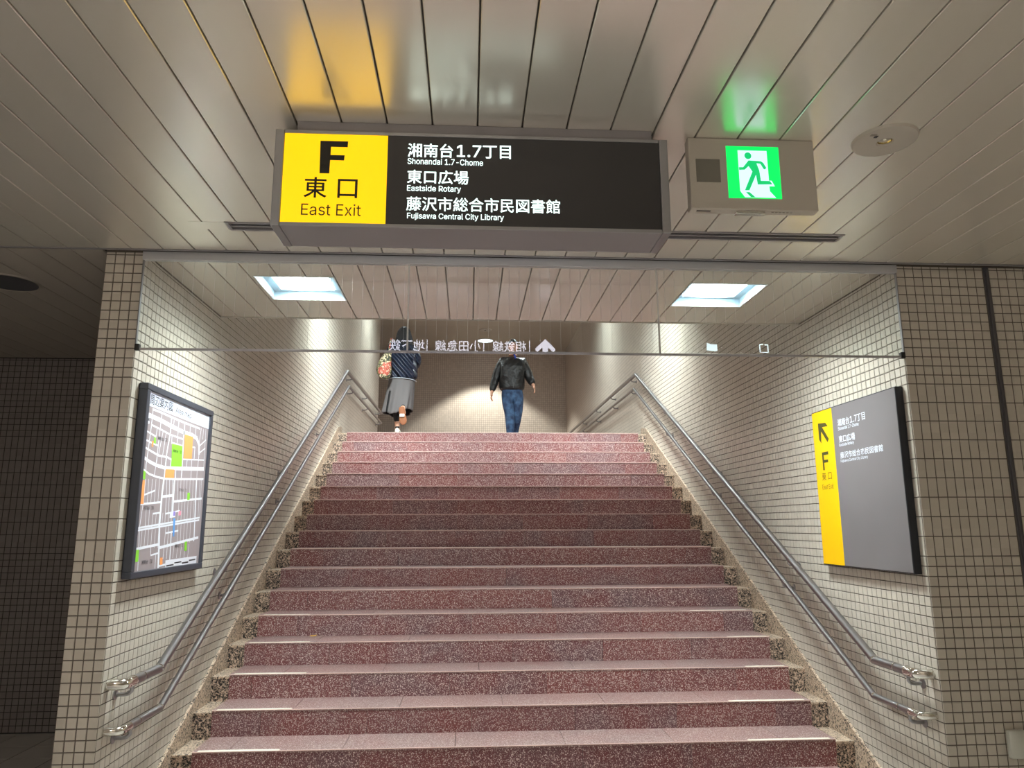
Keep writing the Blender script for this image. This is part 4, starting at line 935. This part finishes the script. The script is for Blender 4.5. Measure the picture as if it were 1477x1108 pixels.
# woman climbing away ------------------------------------------------------------
wo = thing('person', 'person in navy quilted jacket and long grey skirt walking away, patterned bag at side', 'person', (-.93, 9.86, ZL))
TIGHT = mat('black_tights', srgb(20, 19, 20), .8)
J = dict(pelvis=(.0, .0, .84, .13, .10), waist=(.0, .01, .97, .115, .09), chest=(.0, .02, 1.13, .13, .095), collar=(.0, .05, 1.26, .06, .055), neck=(.005, .06, 1.32, .045, .045), skull=(.01, .07, 1.39, .055, .06),
         shL=(-.145, .03, 1.235, .05), elL=(-.185, .06, 1.0, .038), Lw=(-.12, .24, .93, .024), shR=(.150, .03, 1.225, .05), elR=(.20, .05, 1.0, .038), Rw=(.13, .24, .95, .024),
         hipL=(-.07, .0, .78, .085), knL=(-.06, .03, .43, .052), anL=(-.04, .0, .09, .034), toeL=(-.035, .10, .035, .028), hipR=(.07, .0, .78, .085), knR=(.075, .06, .42, .052), anR=(.045, -.24, .335, .034), toeR=(.075, -.255, .24, .028))
E_ = [(a, b_) for a, b_ in [('pelvis', 'waist'), ('waist', 'chest'), ('chest', 'collar'), ('collar', 'neck'), ('neck', 'skull'), ('chest', 'shL'), ('shL', 'elL'), ('elL', 'Lw'), ('chest', 'shR'), ('shR', 'elR'), ('elR', 'Rw'),
      ('pelvis', 'hipL'), ('hipL', 'knL'), ('knL', 'anL'), ('anL', 'toeL'), ('pelvis', 'hipR'), ('hipR', 'knR'), ('knR', 'anR'), ('anR', 'toeR')]]
hand(J, E_, 'L', J['Lw'][:3], (.1, 1, -.1), (.9, 0, .4), (0, .2, -1))
hand(J, E_, 'R', J['Rw'][:3], (-.1, 1, -.1), (-.9, 0, .4), (0, .2, -1))
b = skinned('body', J, E_, SKIN, wo)
V, F = head_geo((.015, .075, 1.42), 1, .92, R(-16)); join_into(b, V, F)
# long dark hair falling to the shoulders
V = []; F = []; n = 20
for r_, (z, hw, hd, cy) in enumerate([(1.532, .002, .002, .06), (1.528, .035, .045, .06), (1.505, .068, .078, .055), (1.46, .090, .100, .05), (1.41, .103, .108, .045), (1.36, .114, .108, .035), (1.31, .124, .100, .02), (1.265, .122, .085, .005), (1.235, .105, .06, -.005)]):
    for i in range(n):
        a = 2*math.pi*i/n; wv = 1+.04*math.sin(5*a+z*20)
        V.append((.018+math.cos(a)*hw*wv, cy+math.sin(a)*hd*wv - (.0), z))
for r_ in range(8):
    for i in range(n):
        q = (i+1) % n; am = 2*math.pi*(i+.5)/n
        if r_ > 3 and math.sin(am) > .55: continue
        F.append((r_*n+i, r_*n+q, (r_+1)*n+q, (r_+1)*n+i))
HN = mat('navy_black_hair', srgb(26, 25, 32), .55); n_ = NT(HN); tc = n_.n('TexCoord'); mpg = n_.n('Mapping'); mpg.inputs['Scale'].default_value = (90, 90, 5); nz = n_.n('TexNoise'); n_.l(tc.outputs['Object'], mpg.inputs[0]); n_.l(mpg.outputs[0], nz.inputs['Vector']); bb = n_.n('Bump'); bb.inputs['Strength'].default_value = .8; bb.inputs['Distance'].default_value = .02; n_.l(nz.outputs['Fac'], bb.inputs['Height']); n_.l(bb.outputs[0], n_.b.inputs['Normal'])
link('hair', mesh('hair', V, F, HN, True), wo)
NAVY = mat('navy_quilted_nylon', srgb(26, 34, 52), .42)
n_ = NT(NAVY); tc = n_.n('TexCoord'); mpg = n_.n('Mapping'); mpg.inputs['Rotation'].default_value = (0, R(40), 0); wv = n_.n('TexWave'); wv.bands_direction = 'X'; wv.inputs['Scale'].default_value = 4.0; wv.inputs['Distortion'].default_value = 1.5
n_.l(tc.outputs['Object'], mpg.inputs[0]); n_.l(mpg.outputs[0], wv.inputs['Vector'])
bb = n_.n('Bump'); bb.inputs['Strength'].default_value = 1.0; bb.inputs['Distance'].default_value = .04; n_.l(wv.outputs['Fac'], bb.inputs['Height']); n_.l(bb.outputs[0], n_.b.inputs['Normal'])
skinned('jacket', dict(hem=(.012, .0, .735, .205, .145), low=(.012, .0, .81, .232, .165), waist=(.008, .0, .97, .225, .160), chest=(.0, .01, 1.13, .205, .145), top=(.0, .03, 1.22, .145, .11), collar=(.004, .05, 1.29, .06, .06),
    shL=(-.150, .03, 1.225, .084), mL=(-.172, .04, 1.12, .074), elL=(-.178, .06, 1.0, .066), cL=(-.125, .22, .935, .038), shR=(.155, .03, 1.215, .084), mR=(.19, .04, 1.12, .078), elR=(.205, .05, 1.01, .072), cR=(.135, .22, .95, .040)),
    [('hem', 'low'), ('low', 'waist'), ('waist', 'chest'), ('chest', 'top'), ('top', 'collar'), ('chest', 'shL'), ('shL', 'mL'), ('mL', 'elL'), ('elL', 'cL'), ('chest', 'shR'), ('shR', 'mR'), ('mR', 'elR'), ('elR', 'cR')], NAVY, wo)
hm = MB(); hp = []
for i in range(33):
    a = math.pi+math.pi*i/32; hp.append((.012+.188*math.cos(a), .0+.145*math.sin(a), .752-.012*math.cos(a)+.012*math.sin((i/32)*math.pi)))
hm.tube(hp, .006, 8).build('pale_hem', mat('pale_grey_hem', srgb(150, 158, 166), .6), wo, True)
# skirt: lofted cone with a slit at the left and a lifted right side
GS = mat('grey_wool_skirt', srgb(92, 88, 88), .9)
V = []; F = []; n = 96; RN = 20
for r_ in range(RN+1):
    f = r_/RN
    for i in range(n):
        a = 2*math.pi*i/n; c_, s_ = math.cos(a), math.sin(a)
        hw = .178+.022*f; hd = .125+.055*f
        cx = .008-.052*f; cy = .0-.03*f
        zb_ = .275+.025*max(0, -c_)-.02*math.exp(-((c_+.35)/.2)**2)+.10*max(0, c_)*(.5-.5*s_)
        z = .785+(zb_-.785)*f
        fold = .012*f*math.sin(7*a+2*f)+.006*f*math.sin(13*a)
        kick = .05*f*f*max(0, c_)*max(0, -s_)
        V.append((cx+c_*(hw+fold), cy+s_*(hd+fold)-kick*1.6, z))
for r_ in range(RN):
    for i in range(n):
        q = (i+1) % n; a = 2*math.pi*(i+.5)/n
        deg = math.degrees(a) % 360
        if r_ >= 8 and 222 < deg < 231: continue
        F.append((r_*n+i, (r_+1)*n+i, (r_+1)*n+q, r_*n+q))
sk = link('skirt', mesh('skirt', V, F, GS, True), wo)
so = sk.modifiers.new('thick', 'SOLIDIFY'); so.thickness = .004
# dark lining seen through the slit
V2 = [(v[0]*.93-.002, v[1]*.92, v[2]+.006) for v in V]; F2 = []
for r_ in range(5, RN):
    for i in range(n): q = (i+1) % n; F2.append((r_*n+i, (r_+1)*n+i, (r_+1)*n+q, r_*n+q))
link('lining', mesh('lining', V2, F2, TIGHT, True), sk)
skinned('tights', dict(hL=(-.06, .0, .70, .085), kL=(-.06, .03, .43, .064), cL=(-.055, .01, .30, .056), c2L=(-.05, .0, .22, .045), aL=(-.043, .0, .175, .038)), [('hL', 'kL'), ('kL', 'cL'), ('cL', 'c2L'), ('c2L', 'aL')], TIGHT, wo)
skinned('tights', dict(hR=(.065, .0, .70, .085), kR=(.075, .06, .42, .064), cR=(.062, -.08, .385, .056), aR=(.047, -.225, .345, .038)), [('hR', 'kR'), ('kR', 'cR'), ('cR', 'aR')], TIGHT, wo)
skinned('sock', dict(a=(-.041, .0, .135, .038), b=(-.038, .0, .085, .038)), [('a', 'b')], TIGHT, wo)
WS = mat('white_sneaker', srgb(226, 224, 212), .6); BS = mat('tan_sole', srgb(134, 82, 50), .7)
shoe(wo, 'sneaker', (-.035, -.065, .002), (.02, 1, 0), WS, WS, L=.24)
sh = shoe(wo, 'sneaker', (.040, -.325, .340), (.13, .05, -1), WS, BS, L=.235, up=(0, 1, .05))
MB().box(.048-.028, .048+.034, -.334, -.324, .205, .245, .003).build('pale_sole_band', mat('sole_white', srgb(226, 222, 214), .7), wo)
# shoulder bag hanging at the left side
bg = thing('shoulder_bag', 'patterned orange and green cloth shoulder bag hanging at left side of navy jacket', 'bag', (-.898, 9.655, ZL-.042))
BAG = mat('patterned_cloth', srgb(200, 110, 80), .8)
n_ = NT(BAG); tc = n_.n('TexCoord'); vr = n_.n('TexVoronoi'); vr.inputs['Scale'].default_value = 62; n_.l(tc.outputs['Object'], vr.inputs['Vector']); sp = n_.n('SeparateColor'); n_.l(vr.outputs['Color'], sp.inputs[0])
nz = n_.n('TexNoise'); nz.inputs['Scale'].default_value = 5.5; nz.inputs['Detail'].default_value = 1; n_.l(tc.outputs['Object'], nz.inputs['Vector'])
c1 = n_.ramp(sp.outputs[0], [(0, srgb(146, 66, 52)), (.45, srgb(170, 90, 74)), (.8, srgb(186, 160, 140))], 'CONSTANT')
c2 = n_.ramp(sp.outputs[1], [(0, srgb(52, 56, 44)), (.4, srgb(104, 100, 66)), (.78, srgb(196, 180, 150))], 'CONSTANT')
n_.l(n_.mix(n_.math('GREATER_THAN', nz.outputs['Fac'], .50), c1, c2), n_.b.inputs['Base Color'])
V = []; F = []; n = 24
for z, cx, cy, hw, hd in [(.762, -.225, -.05, .012, .01), (.768, -.225, -.05, .045, .03), (.79, -.232, -.05, .072, .048), (.84, -.240, -.05, .092, .062), (.90, -.244, -.05, .098, .068), (.97, -.238, -.05, .092, .062), (1.04, -.225, -.045, .074, .050), (1.09, -.210, -.04, .056, .038), (1.13, -.195, -.03, .040, .026), (1.15, -.188, -.03, .028, .018)]:
    for i in range(n): a = 2*math.pi*i/n; wv_ = 1+.05*math.sin(4*a+z*30); V.append((cx+math.cos(a)*hw*wv_, cy+math.sin(a)*hd*wv_, z))
for r_ in range(9):
    for i in range(n): q = (i+1) % n; F.append((r_*n+i, r_*n+q, (r_+1)*n+q, (r_+1)*n+i))
F.append(tuple(reversed(range(n)))); F.append(tuple(9*n+i for i in range(n)))
link('pouch', mesh('pouch', V, F, BAG, True), bg)
MB().tube([(-.188, -.03, 1.14), (-.186, .04, 1.24), (-.180, .12, 1.365), (-.172, .22, 1.387), (-.178, .32, 1.365), (-.222, .37, 1.24)], .011, 10).build('strap', BAG, bg, True)

# fallen leaf on a step
lv = MB(); yl, zl_ = noseY(12)-.028, noseZ(13)+.001
pts = [(-.030, 0, .006), (-.018, -.010, .001), (0, -.012, .001), (.016, -.008, .004), (.026, 0, .012), (.016, .007, .010), (0, .009, .008), (-.018, .007, .008)]
lv.V = [(-1.158+a*1.0, yl+b_, zl_+c_) for a, b_, c_ in pts] + [(-1.158, yl, zl_+.0005)]
lv.F = [(i, (i+1) % 8, 8) for i in range(8)]
lo = lv.build('dry_leaf', mat('dry_leaf', srgb(226, 178, 92), .6)); so = lo.modifiers.new('t', 'SOLIDIFY'); so.thickness = .0006
tag(lo, 'small curled dry yellow leaf lying on a red granite step at left', 'leaf')
